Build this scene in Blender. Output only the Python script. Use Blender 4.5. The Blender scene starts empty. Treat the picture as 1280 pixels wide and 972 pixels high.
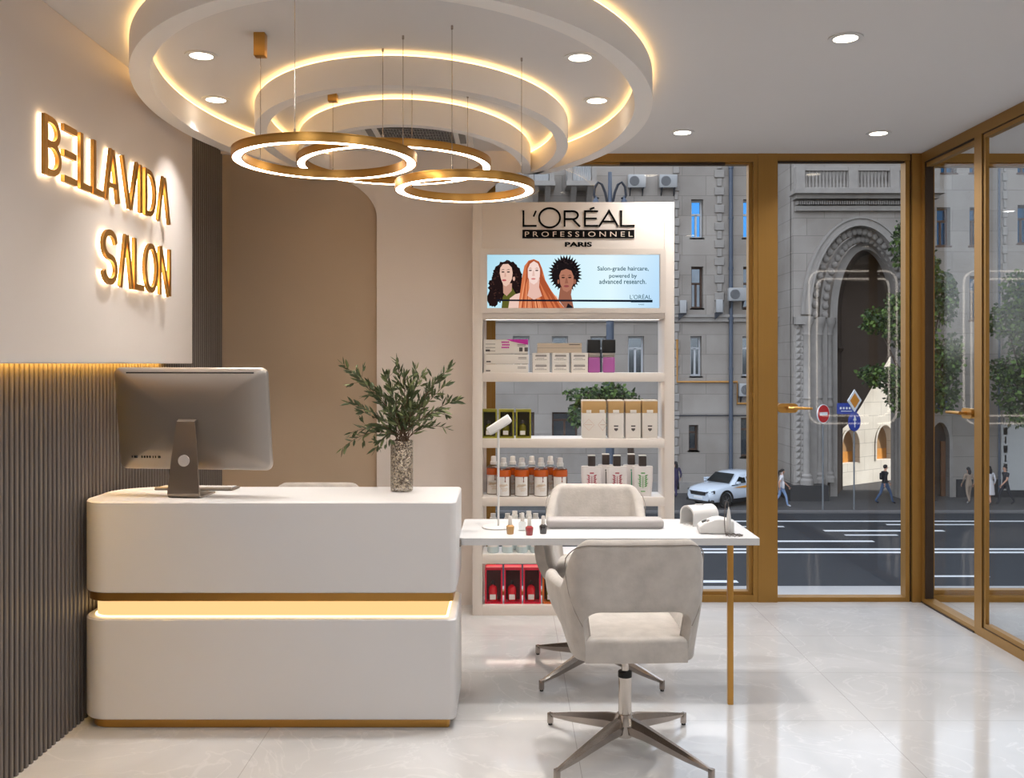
E_DOWN, E_HID, E_SKY, E_SUN, EXPO = 8., 8.0, 2.35, 4.6, 0.13
import bpy, bmesh, math, random
from mathutils import Vector, Matrix
random.seed(7)
SC = bpy.context.scene
COL = SC.collection
PI = math.pi
F, CX, CY, EYE = 1200.0, 636.0, 455.0, 1.6
def PX(x, d): return (x-CX)/F*d
def PZ(y, d): return EYE-(y-CY)/F*d
def R(a): return math.radians(a)
def lin(c): return c/12.92 if c <= .04045 else ((c+.055)/1.055)**2.4
def rgb(r, g, b): return (lin(r/255), lin(g/255), lin(b/255), 1)

# ------------------------------------------------------------------ materials
MATS = {}
def newmat(name):
    m = bpy.data.materials.new(name); m.use_nodes = True
    nt = m.node_tree; nt.nodes.clear()
    out = nt.nodes.new('ShaderNodeOutputMaterial')
    MATS[name] = m
    return m, nt, out
def mat(name, col, rough=.5, metal=0., var=.06, scale=8., bump=0., bscale=60., spec=.5, trans=0., stretch=None, coat=0., alpha=1., sheen=0.):
    m, nt, out = newmat(name)
    N, L = nt.nodes, nt.links
    p = N.new('ShaderNodeBsdfPrincipled'); L.new(p.outputs[0], out.inputs[0])
    c = rgb(*col)
    tc = N.new('ShaderNodeTexCoord'); src = tc.outputs['Object']
    if stretch:
        mp = N.new('ShaderNodeMapping'); mp.inputs['Scale'].default_value = stretch
        L.new(src, mp.inputs[0]); src = mp.outputs[0]
    nz = N.new('ShaderNodeTexNoise'); nz.inputs['Scale'].default_value = scale; nz.inputs['Detail'].default_value = 4
    L.new(src, nz.inputs['Vector'])
    mx = N.new('ShaderNodeMix'); mx.data_type = 'RGBA'
    mx.inputs[6].default_value = tuple(min(1, v*(1-var)) for v in c[:3])+(1,)
    mx.inputs[7].default_value = tuple(min(1, v*(1+var)) for v in c[:3])+(1,)
    L.new(nz.outputs['Fac'], mx.inputs[0]); L.new(mx.outputs[2], p.inputs['Base Color'])
    p.inputs['Roughness'].default_value = rough; p.inputs['Metallic'].default_value = metal
    p.inputs['Specular IOR Level'].default_value = spec
    p.inputs['Transmission Weight'].default_value = trans
    p.inputs['Coat Weight'].default_value = coat
    p.inputs['Alpha'].default_value = alpha
    p.inputs['Sheen Weight'].default_value = sheen
    if bump:
        nb = N.new('ShaderNodeTexNoise'); nb.inputs['Scale'].default_value = bscale; nb.inputs['Detail'].default_value = 3
        L.new(src, nb.inputs['Vector'])
        b = N.new('ShaderNodeBump'); b.inputs['Strength'].default_value = bump; b.inputs['Distance'].default_value = .01
        L.new(nb.outputs['Fac'], b.inputs['Height']); L.new(b.outputs[0], p.inputs['Normal'])
    return m
def emit(name, col, strength):
    m, nt, out = newmat(name)
    e = nt.nodes.new('ShaderNodeEmission'); e.inputs[0].default_value = rgb(*col); e.inputs[1].default_value = strength
    nt.links.new(e.outputs[0], out.inputs[0])
    return m
def glassmat(name, tint=(255, 255, 255), base=.035, rough=0., gloss=(255, 255, 255), k=1.):
    m, nt, out = newmat(name); N, L = nt.nodes, nt.links
    t = N.new('ShaderNodeBsdfTransparent'); t.inputs[0].default_value = rgb(*tint)
    g = N.new('ShaderNodeBsdfGlossy'); g.inputs['Roughness'].default_value = rough; g.inputs[0].default_value = rgb(*gloss)
    lw = N.new('ShaderNodeLayerWeight'); lw.inputs[0].default_value = .5
    pw = N.new('ShaderNodeMath'); pw.operation = 'POWER'; pw.inputs[1].default_value = 5
    ma = N.new('ShaderNodeMath'); ma.operation = 'MULTIPLY_ADD'; ma.inputs[1].default_value = k*(1-base); ma.inputs[2].default_value = base
    mx = N.new('ShaderNodeMixShader')
    L.new(lw.outputs['Facing'], pw.inputs[0]); L.new(pw.outputs[0], ma.inputs[0]); L.new(ma.outputs[0], mx.inputs[0])
    L.new(t.outputs[0], mx.inputs[1]); L.new(g.outputs[0], mx.inputs[2]); L.new(mx.outputs[0], out.inputs[0])
    return m
def vcolmat(name, strength):
    m, nt, out = newmat(name)
    a = nt.nodes.new('ShaderNodeVertexColor'); a.layer_name = 'Col'
    e = nt.nodes.new('ShaderNodeEmission'); e.inputs[1].default_value = strength
    nt.links.new(a.outputs[0], e.inputs[0]); nt.links.new(e.outputs[0], out.inputs[0])
    return m

def marble():
    m, nt, out = newmat('marble_tiles'); N, L = nt.nodes, nt.links
    p = N.new('ShaderNodeBsdfPrincipled'); L.new(p.outputs[0], out.inputs[0])
    tc = N.new('ShaderNodeTexCoord'); sx = N.new('ShaderNodeSeparateXYZ'); L.new(tc.outputs['Object'], sx.inputs[0])
    def math_(op, a, b=None):
        n = N.new('ShaderNodeMath'); n.operation = op
        for i, v in enumerate((a, b)):
            if v is None: continue
            if isinstance(v, (int, float)): n.inputs[i].default_value = v
            else: L.new(v, n.inputs[i])
        return n.outputs[0]
    def line(sock, off, per, w):
        f = math_('FRACT', math_('DIVIDE', math_('ADD', sock, -off+per*20), per))
        return math_('LESS_THAN', f, w/per)
    g = math_('MAXIMUM', line(sx.outputs[0], .2825, 1.333, .0035), line(sx.outputs[1], 4.31, .672, .0035))
    n1 = N.new('ShaderNodeTexNoise'); n1.inputs['Scale'].default_value = 1.1; n1.inputs['Detail'].default_value = 6; n1.inputs['Distortion'].default_value = 1.2
    n2 = N.new('ShaderNodeTexNoise'); n2.inputs['Scale'].default_value = 1.7; n2.inputs['Detail'].default_value = 5; n2.inputs['Distortion'].default_value = 2.2
    L.new(tc.outputs['Object'], n1.inputs[0]); L.new(tc.outputs['Object'], n2.inputs[0])
    cr = N.new('ShaderNodeValToRGB'); e = cr.color_ramp.elements
    e[0].position = .3; e[0].color = rgb(190, 189, 189); e[1].position = .7; e[1].color = rgb(212, 211, 211)
    L.new(n1.outputs['Fac'], cr.inputs[0])
    vr = N.new('ShaderNodeValToRGB'); e = vr.color_ramp.elements
    e[0].position = .485; e[0].color = (0, 0, 0, 1); e[1].position = .5; e[1].color = (1, 1, 1, 1)
    x = e.new(.515); x.color = (0, 0, 0, 1)
    L.new(n2.outputs['Fac'], vr.inputs[0])
    m1 = N.new('ShaderNodeMix'); m1.data_type = 'RGBA'; m1.inputs[7].default_value = rgb(240, 238, 236)
    L.new(cr.outputs[0], m1.inputs[6]); L.new(math_('MULTIPLY', vr.outputs[0], .22), m1.inputs[0])
    m2 = N.new('ShaderNodeMix'); m2.data_type = 'RGBA'; m2.inputs[7].default_value = rgb(120, 113, 108)
    L.new(m1.outputs[2], m2.inputs[6]); L.new(math_('MULTIPLY', g, .4), m2.inputs[0])
    L.new(m2.outputs[2], p.inputs['Base Color'])
    p.inputs['Roughness'].default_value = .08; p.inputs['Specular IOR Level'].default_value = .55
    return m

def stone(name, col, bh=.9, bw=2.2, var=.1):
    """large ashlar blocks with thin joints"""
    m, nt, out = newmat(name); N, L = nt.nodes, nt.links
    p = N.new('ShaderNodeBsdfPrincipled'); L.new(p.outputs[0], out.inputs[0]); p.inputs['Roughness'].default_value = .9
    p.inputs['Specular IOR Level'].default_value = .1
    tc = N.new('ShaderNodeTexCoord'); mp = N.new('ShaderNodeMapping'); mp.inputs['Rotation'].default_value = (R(90), 0, 0)
    L.new(tc.outputs['Object'], mp.inputs[0])
    br = N.new('ShaderNodeTexBrick'); L.new(mp.outputs[0], br.inputs[0])
    br.inputs['Scale'].default_value = 1; br.inputs['Brick Width'].default_value = bw; br.inputs['Row Height'].default_value = bh
    br.inputs['Mortar Size'].default_value = .012
    c = rgb(*col)
    br.inputs['Color1'].default_value = c; br.inputs['Color2'].default_value = tuple(v*(1-var) for v in c[:3])+(1,)
    br.inputs['Mortar'].default_value = tuple(v*.6 for v in c[:3])+(1,)
    nz = N.new('ShaderNodeTexNoise'); nz.inputs['Scale'].default_value = .7; nz.inputs['Detail'].default_value = 8; L.new(tc.outputs['Object'], nz.inputs[0])
    cr = N.new('ShaderNodeValToRGB'); cr.color_ramp.elements[0].position = .3; cr.color_ramp.elements[0].color = (.78, .76, .74, 1); cr.color_ramp.elements[1].position = .65
    L.new(nz.outputs['Fac'], cr.inputs[0])
    mx = N.new('ShaderNodeMix'); mx.data_type = 'RGBA'; mx.blend_type = 'MULTIPLY'; mx.inputs[0].default_value = .8
    L.new(br.outputs[0], mx.inputs[6]); L.new(cr.outputs[0], mx.inputs[7]); L.new(mx.outputs[2], p.inputs['Base Color'])
    return m

GOLD = mat('brushed_gold_aluminium', (158, 118, 58), .42, .5, .05, 3, stretch=(40, 40, 1), spec=.4)
GOLDL = mat('satin_gold_metal', (194, 146, 76), .33, .88, .04, 5)
GOLDD = mat('dark_bronze_gasket', (58, 42, 28), .5, .3)
WALLB = mat('beige_plaster', (236, 226, 219), .85, 0, .03, 2.5, .06, 25, spec=.2)
WALLN = mat('taupe_plaster', (194, 173, 150), .85, 0, .04, 3, .06, 25, spec=.2)
PANEL = mat('sign_wall_plaster', (216, 207, 201), .7, 0, .02, 2.5, .03, 25, spec=.3)
CEIL = mat('ceiling_paint', (222, 219, 218), .9, 0, .015, 2, spec=.15)
RINGW = mat('white_ring_plaster', (242, 237, 232), .8, 0, .015, 3, spec=.2)
REARW = mat('rear_wall_paint', (208, 204, 201), .85, 0, .03, 2, spec=.2)
SLAT = mat('fluted_slat_veneer', (106, 98, 93), .38, 0, .08, 4, stretch=(6, 6, .5), spec=.5)
SLATB = mat('dark_slat_backing', (14, 11, 10), .7)
WHITE = mat('white_lacquer', (222, 220, 220), .35, 0, .01, 4, spec=.4)
TABLEW = mat('white_table_laminate', (202, 202, 203), .4, 0, .01, 4, spec=.35)
DISP = mat('cream_display_lacquer', (224, 214, 205), .45, 0, .015, 3, spec=.35)
DISPLIT = mat('lit_shelf_surface', (240, 236, 232), .4, 0, .01, 3)  # paler than the unit: glow of the shelf lights put into the colour
VELVET = mat('greige_velvet', (186, 179, 172), .95, 0, .26, 16, .15, 90, spec=.1, sheen=.35)
VELVETL = mat('greige_velvet_seat', (206, 200, 194), .95, 0, .07, 14, .1, 90, spec=.1, sheen=.3)
CHROME = mat('polished_nickel', (206, 198, 190), .13, 1, .03, 5)
NICKEL = mat('brushed_nickel', (178, 168, 160), .24, 1, .05, 8)
BLACKP = mat('black_plastic', (22, 22, 24), .45)
ALU = mat('space_grey_aluminium', (176, 170, 164), .38, .85, .03, 6)
ALUS = mat('silver_aluminium', (176, 166, 157), .3, .9, .03, 6)
GREYP = mat('soft_grey_vinyl', (166, 161, 159), .6, 0, .03, 10)
WPLAST = mat('white_plastic', (216, 214, 212), .35, 0, .01, 6)
BLACKINK = mat('black_sign_vinyl', (10, 9, 9), .7, 0, .02, spec=.1)
CREAMINK = mat('cream_lettering', (226, 208, 192), .5, 0, .02)
GLASS = glassmat('clear_window_glass', (252, 253, 253), .02, k=.5)
GLASSP = glassmat('partition_glass', (252, 253, 253), .012, k=.3)
GLASSC = glassmat('clear_bottle_glass', (238, 240, 240), .06)
FLOORM = marble()
LED_W = emit('warm_white_led', (255, 240, 220), 19)
LED_C = emit('cove_led', (255, 206, 132), 6)
LED_D = emit('downlight_lens_glow', (255, 238, 214), 9)
LED_DESK = emit('desk_led_diffuser', (255, 208, 140), 1.0)
LED_LINE = emit('desk_led_line', (255, 214, 150), 4.0)
LED_SIGN = emit('sign_halo_led', (255, 222, 178), 9)
LED_SLAT = emit('slat_wash_led', (255, 196, 88), 55)
LED_SHELF = emit('shelf_led_strip', (255, 240, 222), 8)
LED_WALL = emit('wall_line_led', (255, 238, 222), 6)

# ------------------------------------------------------------------ mesh builder
class MB:
    def __init__(s, off=(0, 0, 0)):
        s.v = []; s.f = []; s.mi = []; s.off = Vector(off); s.M = None; s.cur = 0
    def add(s, vs, fs):
        b = len(s.v)
        for p in vs:
            p = Vector(p)
            if s.M is not None: p = s.M @ p
            s.v.append(p-s.off)
        for f in fs:
            s.f.append(tuple(i+b for i in f)); s.mi.append(s.cur)
        return s
    def box(s, x0, y0, z0, x1, y1, z1):
        return s.add([(x0,y0,z0),(x1,y0,z0),(x1,y1,z0),(x0,y1,z0),(x0,y0,z1),(x1,y0,z1),(x1,y1,z1),(x0,y1,z1)],
              [(0,3,2,1),(4,5,6,7),(0,1,5,4),(1,2,6,5),(2,3,7,6),(3,0,4,7)])
    def rbox(s, x0, y0, z0, x1, y1, z1, r=.005, seg=2):
        bm = bmesh.new(); bmesh.ops.create_cube(bm, size=1)
        for v in bm.verts:
            v.co = Vector(((x0+x1)/2+v.co.x*(x1-x0), (y0+y1)/2+v.co.y*(y1-y0), (z0+z1)/2+v.co.z*(z1-z0)))
        r = min(r, .49*min(abs(x1-x0), abs(y1-y0), abs(z1-z0)))
        bmesh.ops.bevel(bm, geom=bm.edges[:], offset=r, segments=seg, profile=.5, affect='EDGES')
        return s.bm(bm)
    def bm(s, bm):
        bm.verts.index_update()
        s.add([v.co.copy() for v in bm.verts], [[v.index for v in f.verts] for f in bm.faces]); bm.free(); return s
    def prism(s, pts, a, b, axis='z', inset=0.):
        """closed 2D outline extruded from a to b; axis z: (x,y), y: (x,z), x: (y,z)"""
        n = len(pts)
        def P(p, h):
            return (p[0], p[1], h) if axis == 'z' else ((p[0], h, p[1]) if axis == 'y' else (h, p[0], p[1]))
        vs = [P(p, a) for p in pts]+[P(p, b) for p in pts]
        fs = [tuple(range(n)), tuple(range(2*n-1, n-1, -1))]+[(i, (i+1) % n, n+(i+1) % n, n+i) for i in range(n)]
        return s.add(vs, fs)
    def lathe(s, prof, c=(0, 0), seg=24, cap=True):
        vs = []; fs = []; n = len(prof)
        for i in range(seg):
            a = 2*PI*i/seg
            for r, z in prof: vs.append((c[0]+r*math.cos(a), c[1]+r*math.sin(a), z))
        for i in range(seg):
            j = (i+1) % seg
            for k in range(n-1): fs.append((i*n+k, j*n+k, j*n+k+1, i*n+k+1))
        if cap:
            if prof[0][0] > 1e-6: fs.append(tuple(i*n for i in range(seg))[::-1])
            if prof[-1][0] > 1e-6: fs.append(tuple(i*n+n-1 for i in range(seg)))
        return s.add(vs, fs)
    def tube(s, pts, r, seg=8, closed=False, cap=True):
        pts = [Vector(p) for p in pts]; n = len(pts)
        rr = r if isinstance(r, (list, tuple)) else [r]*n
        vs = []; fs = []; up = None
        for i, p in enumerate(pts):
            if closed: t = pts[(i+1) % n]-pts[i-1]
            else: t = pts[min(i+1, n-1)]-pts[max(i-1, 0)]
            t = t.normalized() if t.length > 1e-9 else Vector((0, 0, 1))
            if up is None:
                up = Vector((0, 0, 1)) if abs(t.z) < .9 else Vector((1, 0, 0))
            u = up-t*up.dot(t)
            u = u.normalized() if u.length > 1e-6 else t.orthogonal().normalized()
            up = u; w = t.cross(u)
            for k in range(seg):
                a = 2*PI*k/seg
                vs.append(p+(u*math.cos(a)+w*math.sin(a))*rr[i])
        for i in range(n if closed else n-1):
            j = (i+1) % n
            for k in range(seg):
                q = (k+1) % seg
                fs.append((i*seg+k, i*seg+q, j*seg+q, j*seg+k))
        if cap and not closed:
            fs.append(tuple(range(seg))[::-1]); fs.append(tuple(range((n-1)*seg, n*seg)))
        return s.add(vs, fs)
    def ball(s, c, r, seg=14, rings=9):
        if not isinstance(r, (tuple, list)): r = (r, r, r)
        vs = [(c[0], c[1], c[2]-r[2])]; fs = []
        for i in range(1, rings):
            a = -PI/2+PI*i/rings
            for k in range(seg):
                b = 2*PI*k/seg
                vs.append((c[0]+r[0]*math.cos(a)*math.cos(b), c[1]+r[1]*math.cos(a)*math.sin(b), c[2]+r[2]*math.sin(a)))
        vs.append((c[0], c[1], c[2]+r[2])); top = len(vs)-1
        for k in range(seg):
            q = (k+1) % seg
            fs.append((0, 1+q, 1+k))
            for i in range(rings-2): fs.append((1+i*seg+k, 1+i*seg+q, 1+(i+1)*seg+q, 1+(i+1)*seg+k))
            fs.append((1+(rings-2)*seg+k, 1+(rings-2)*seg+q, top))
        return s.add(vs, fs)
    def ring(s, c, r0, r1, z0, z1, seg=96, a0=0., a1=2*PI, ry0=None, ry1=None, arcs=None):
        """annular body; arcs=((start,end) inner, (start,end) outer) leaves it open"""
        ry0 = ry0 or r0; ry1 = ry1 or r1
        op = arcs is not None
        if not op: arcs = ((a0, a1), (a0, a1))
        n = seg+1 if op else seg
        vs = []
        for i in range(n):
            t = i/seg
            ai = arcs[0][0]+(arcs[0][1]-arcs[0][0])*t; ao = arcs[1][0]+(arcs[1][1]-arcs[1][0])*t
            pi = (c[0]+r0*math.cos(ai), c[1]+ry0*math.sin(ai)); po = (c[0]+r1*math.cos(ao), c[1]+ry1*math.sin(ao))
            vs += [(*pi, z0), (*po, z0), (*po, z1), (*pi, z1)]
        fs = []
        for i in range(n-1 if op else n):
            j = (i+1) % n
            for k in range(4):
                q = (k+1) % 4
                fs.append((i*4+k, j*4+k, j*4+q, i*4+q))
        if op: fs += [(0, 1, 2, 3), tuple((n-1)*4+k for k in (3, 2, 1, 0))]
        return s.add(vs, fs)
    def stroke(s, pts, w, a, b, closed=False, axis='y'):
        """a 2D stroke of width w with mitred joins, extruded from a to b"""
        n = len(pts); P = [Vector((p[0], p[1])) for p in pts]; Lp = []; Rp = []
        for i in range(n):
            if closed: d0 = P[i]-P[i-1]; d1 = P[(i+1) % n]-P[i]
            else:
                d0 = P[i]-P[i-1] if i else P[1]-P[0]; d1 = P[i+1]-P[i] if i < n-1 else d0
            d0.normalize(); d1.normalize()
            n0 = Vector((-d0.y, d0.x)); n1 = Vector((-d1.y, d1.x)); m = n0+n1
            m = m.normalized() if m.length > 1e-6 else n0
            k = w/2/max(.35, m.dot(n0))
            Lp.append(P[i]+m*k); Rp.append(P[i]-m*k)
        def Q(p, h): return (p.x, p.y, h) if axis == 'z' else ((p.x, h, p.y) if axis == 'y' else (h, p.x, p.y))
        vs = []
        for i in range(n): vs += [Q(Lp[i], a), Q(Rp[i], a), Q(Rp[i], b), Q(Lp[i], b)]
        fs = []
        for i in range(n if closed else n-1):
            j = (i+1) % n
            for k in range(4):
                q = (k+1) % 4
                fs.append((i*4+k, j*4+k, j*4+q, i*4+q))
        if not closed: fs += [(0, 1, 2, 3), tuple((n-1)*4+k for k in (3, 2, 1, 0))]
        return s.add(vs, fs)
    def grid(s, rows):
        n = len(rows[0]); vs = [p for r in rows for p in r]
        return s.add(vs, [(i*n+k, i*n+k+1, (i+1)*n+k+1, (i+1)*n+k) for i in range(len(rows)-1) for k in range(n-1)])
    def build(s, name, mats, parent=None, angle=35, smooth=True):
        me = bpy.data.meshes.new(name)
        me.from_pydata([tuple(v) for v in s.v], [], s.f)
        if not isinstance(mats, (list, tuple)): mats = [mats]
        for m in mats: me.materials.append(m)
        if len(mats) > 1:
            for p, i in zip(me.polygons, s.mi): p.material_index = i
        bm = bmesh.new(); bm.from_mesh(me); bmesh.ops.recalc_face_normals(bm, faces=bm.faces); bm.to_mesh(me); bm.free()
        if smooth:
            me.shade_smooth(); me.set_sharp_from_angle(angle=R(angle))
        me.update()
        o = bpy.data.objects.new(name, me); COL.objects.link(o)
        if parent: o.parent = parent
        return o
def tag(o, label=None, cat=None, group=None, kind=None):
    if label: o['label'] = label
    if cat: o['category'] = cat
    if group: o['group'] = group
    if kind: o['kind'] = kind
    return o
def thing(name, loc, label, cat, group=None, rz=0.):
    o = bpy.data.objects.new(name, None); COL.objects.link(o); o.location = loc; o.rotation_euler = (0, 0, rz)
    o.empty_display_size = .1
    return tag(o, label, cat, group)
def struct(o): o['kind'] = 'structure'; return o
def dup(root, loc, rz, label, group=None):
    r = root.copy(); COL.objects.link(r); r.location = loc; r.rotation_euler = (0, 0, rz); r['label'] = label
    if group: r['group'] = group
    for ch in [o for o in bpy.data.objects if o.parent == root]:
        c = ch.copy(); COL.objects.link(c); c.parent = r
        for g in [o for o in bpy.data.objects if o.parent == ch]:
            d = g.copy(); COL.objects.link(d); d.parent = c
    return r
def apply_mods(o):
    dg = bpy.context.evaluated_depsgraph_get()
    me = bpy.data.meshes.new_from_object(o.evaluated_get(dg), depsgraph=dg)
    o.modifiers.clear(); o.data = me
def rrect(x0, y0, x1, y1, r, n=6):
    """rounded rectangle outline; r one radius or four (ll, lr, ur, ul)"""
    if not isinstance(r, (tuple, list)): r = (r,)*4
    out = []
    for (cx, cy, a, q) in ((x0+r[0], y0+r[0], 180, r[0]), (x1-r[1], y0+r[1], 270, r[1]), (x1-r[2], y1-r[2], 0, r[2]), (x0+r[3], y1-r[3], 90, r[3])):
        for i in range(n+1):
            t = R(a+90*i/n); out.append((cx+q*math.cos(t), cy+q*math.sin(t)))
    return out
def arcpts(cx, cy, rx, ry, a0, a1, n=12):
    return [(cx+rx*math.cos(R(a0+(a1-a0)*i/n)), cy+ry*math.sin(R(a0+(a1-a0)*i/n))) for i in range(n+1)]
def text_mb(mb, body, x0, x1, z0, z1, y, depth=.001, bold=0.):
    """lettering fitted to a box in the XZ plane, facing -Y"""
    cu = bpy.data.curves.new('lettering', 'FONT'); cu.body = body; cu.size = 1; cu.resolution_u = 3; cu.offset = bold
    o = bpy.data.objects.new('lettering', cu); COL.objects.link(o)
    dg = bpy.context.evaluated_depsgraph_get()
    me = bpy.data.meshes.new_from_object(o.evaluated_get(dg), depsgraph=dg)
    xs = [v.co.x for v in me.vertices]; ys = [v.co.y for v in me.vertices]
    ax, bx, ay, by = min(xs), max(xs), min(ys), max(ys)
    vs = [(x0+(v.co.x-ax)/(bx-ax)*(x1-x0), y, z0+(v.co.y-ay)/(by-ay)*(z1-z0)) for v in me.vertices]
    mb.add(vs, [tuple(p.vertices) for p in me.polygons])
    bpy.data.objects.remove(o); bpy.data.curves.remove(cu); bpy.data.meshes.remove(me)
# ------------------------------------------------------------------ room shell
CZ = 3.016           # ceiling
FY = 6.486           # inner face of the glazed front
LX, PXX = -1.935, -1.814
struct(MB().box(-2.2, -.75, -.12, 9.2, 6.62, 0).build('floor', FLOORM))
struct(MB().box(-2.2, -.75, CZ, 9.2, 6.62, CZ+.2).build('ceiling', CEIL))
struct(MB().box(-2.2, -.85, -.12, 9.2, -.6, CZ+.2).build('wall_rear', REARW))
struct(MB().box(9.0, -.7, -.12, 9.2, 6.62, CZ+.2).build('wall_right', REARW))
# left wall: backing and vertical slats
wl = struct(MB().box(-2.2, -.7, 0, LX-.022, 6.62, CZ).build('wall_left', SLATB))
m = MB(); y = -.55
while y < 6.40:
    x0, x1 = LX-.022, -1.91
    m.prism([(x0, y), (x1-.004, y), (x1, y+.004), (x1, y+.0175), (x1-.004, y+.0215), (x0, y+.0215)], 0, CZ)
    y += .0385
m.build('slat_cladding', SLAT, wl)
# raised plaster panel carrying the sign
tp = struct(MB().rbox(-1.886, -.6, 1.602, PXX, 5.504, CZ, .004, 1).build('trim_1', PANEL))
MB().box(-1.907, -.6, 1.625, -1.888, 5.25, 1.629).build('light_strip', LED_SLAT, tp)
# back wall: taupe recess under a sweeping arch cut in a beige skin
struct(MB().box(-2.2, 6.42, 0, -.15, 6.62, CZ).build('wall_back', WALLN))
ex = PX(471, 6.38); ez = 2.573
pts = [(LX+.0, CZ), (LX+.0, 2.998)]+[(LX+(ex-LX)*math.sin(R(a)), ez+(2.998-ez)*math.cos(R(a))) for a in range(6, 91, 4)]+[(ex, 0), (-.15, 0)]+[(.30-.5*math.sin(R(a)), 2.61+.30*math.cos(R(a))) for a in range(64, -1, -4)]+[(.30, CZ)]
m = MB()
n = len(pts)
m.prism(pts, 6.38, 6.42, 'y')
struct(m.build('trim_2', WALLB, angle=25))
# ------------------------------------------------------------------ glazed front
def frame_rect(mb, x0, x1, z0, z1, wl, wr, wb, wt, y0, y1):
    mb.box(x0, y0, z0, x0+wl, y1, z1); mb.box(x1-wr, y0, z0, x1, y1, z1)
    mb.box(x0+wl, y0, z0, x1-wr, y1, z0+wb); mb.box(x0+wl, y0, z1-wt, x1-wr, y1, z1)
w1 = struct(bpy.data.objects.new('window_1', None)); COL.objects.link(w1)
m = MB(); frame_rect(m, -.15, 1.676, .0, CZ, .03, .03, .045, .055, FY-.03, FY+.09)
frame_rect(m, -.12, 1.648, .045, CZ-.055, .03, .028, .022, .012, FY, FY+.06)
m.build('window_frame', GOLD, w1)
MB().box(.75, FY-.012, CZ-.072, 1.46, FY+.02, CZ-.056).build('vent_grille', GOLDD, w1)
MB().box(-.09, FY+.03, .067, 1.62, FY+.038, CZ-.067).build('pane', GLASS, w1)
struct(MB().box(1.676, FY-.035, 0, 1.805, FY+.09, CZ).build('trim_3', GOLD))
d1 = struct(bpy.data.objects.new('door_1', None)); COL.objects.link(d1)
m = MB(); m.box(1.805, FY-.03, CZ-.045, 2.70, FY+.09, CZ); m.box(1.805, FY-.02, 0, 2.70, FY+.06, .03)
m.box(2.672, FY-.02, .03, 2.70, FY+.06, CZ-.045); m.box(1.805, FY-.02, .03, 1.811, FY+.06, CZ-.045)
m.build('door_frame', GOLD, d1)
m = MB(); m.box(1.811, FY+.0, CZ-.055, 2.672, FY+.03, CZ-.045); m.box(2.70, FY-.01, 0, 2.712, FY+.05, CZ); m.build('gasket', GOLDD, d1)
MB().box(1.811, FY+.02, .03, 2.672, FY+.028, CZ-.052).build('pane', GLASS, d1)
h = MB().prism(rrect(1.812, 1.272, 1.952, 1.335, .028), FY-.012, FY+.02, 'y').build('door_handle', GOLDL, d1)
m = MB(); m.tube([(1.88, FY-.012, 1.305), (1.88, FY-.05, 1.305)], .011, 10); m.tube([(1.872, FY-.05, 1.305), (1.95, FY-.052, 1.305), (2.035, FY-.048, 1.302)], [.011, .010, .008], 10)
m.build('lever', GOLDL, h)
struct(MB().box(2.712, FY-.035, 0, 2.775, FY+.09, CZ).build('trim_4', GOLD))
# neighbouring room front
w2 = struct(bpy.data.objects.new('window_2', None)); COL.objects.link(w2)
m = MB(); frame_rect(m, 2.79, 9.0, 0, CZ, .05, .05, .045, .06, FY-.03, FY+.09); frame_rect(m, 2.84, 8.95, .045, CZ-.06, .03, .03, .03, .02, FY, FY+.06); m.box(5.6, FY-.02, .05, 5.72, FY+.08, CZ-.06)
m.build('window_frame', GOLD, w2)
MB().box(2.87, FY+.03, .075, 8.92, FY+.038, CZ-.08).build('pane', GLASS, w2)
# glass partition on the side
QX = 2.773
def railx(mb, y0, y1, z0, z1, x0=QX, x1=QX+.07): mb.box(x0, y0, z0, x1, y1, z1)
d2 = struct(bpy.data.objects.new('door_2', None)); COL.objects.link(d2)
m = MB(); railx(m, 5.72, FY-.035, 0, .035); railx(m, 5.72, FY-.035, CZ-.065, CZ); railx(m, FY-.075, FY-.035, .035, CZ-.065)
railx(m, 5.74, FY-.08, CZ-.10, CZ-.075, QX+.012, QX+.05)
m.build('door_frame', GOLD, d2)
m = MB(); railx(m, 5.72, FY-.075, CZ-.075, CZ-.065, QX+.006, QX+.06); railx(m, 5.72, FY-.035, 0, .009, QX-.006, QX+.0); railx(m, FY-.085, FY-.075, .035, CZ-.07, QX+.006, QX+.06); m.build('gasket', GOLDD, d2)
MB().box(QX+.03, 5.72, .035, QX+.038, FY-.085, CZ-.1).build('pane', GLASSP, d2)
h = MB().prism(rrect(5.73, 1.272, 5.86, 1.335, .028), QX-.012, QX+.01, 'x').build('door_handle', GOLDL, d2)
m = MB(); m.tube([(QX-.012, 5.80, 1.305), (QX-.05, 5.80, 1.305)], .011, 10); m.tube([(QX-.05, 5.79, 1.305), (QX-.052, 5.90, 1.305), (QX-.048, 5.98, 1.302)], [.011, .010, .008], 10)
m.build('lever', GOLDL, h)
struct(MB().box(QX, 5.63, 0, QX+.032, 5.72, CZ).build('trim_5', GOLD))
w3 = struct(bpy.data.objects.new('window_3', None)); COL.objects.link(w3)
m = MB(); railx(m, -.6, 5.63, 0, .055); railx(m, -.6, 5.63, CZ-.065, CZ); railx(m, 3.0, 3.13, .055, CZ-.065)
railx(m, 3.13, 5.60, .06, .085, QX+.008, QX+.045); railx(m, 3.13, 5.60, CZ-.095, CZ-.072, QX+.008, QX+.045); railx(m, 5.60, 5.624, .06, CZ-.072, QX+.008, QX+.03)
m.build('window_frame', GOLD, w3)
m = MB(); railx(m, 3.13, 5.63, .055, .06, QX+.008, QX+.06); railx(m, 3.13, 5.63, CZ-.072, CZ-.065, QX+.008, QX+.06); railx(m, 5.624, 5.63, .055, CZ-.065, QX+.006, QX+.028); m.build('gasket', GOLDD, w3)
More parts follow.
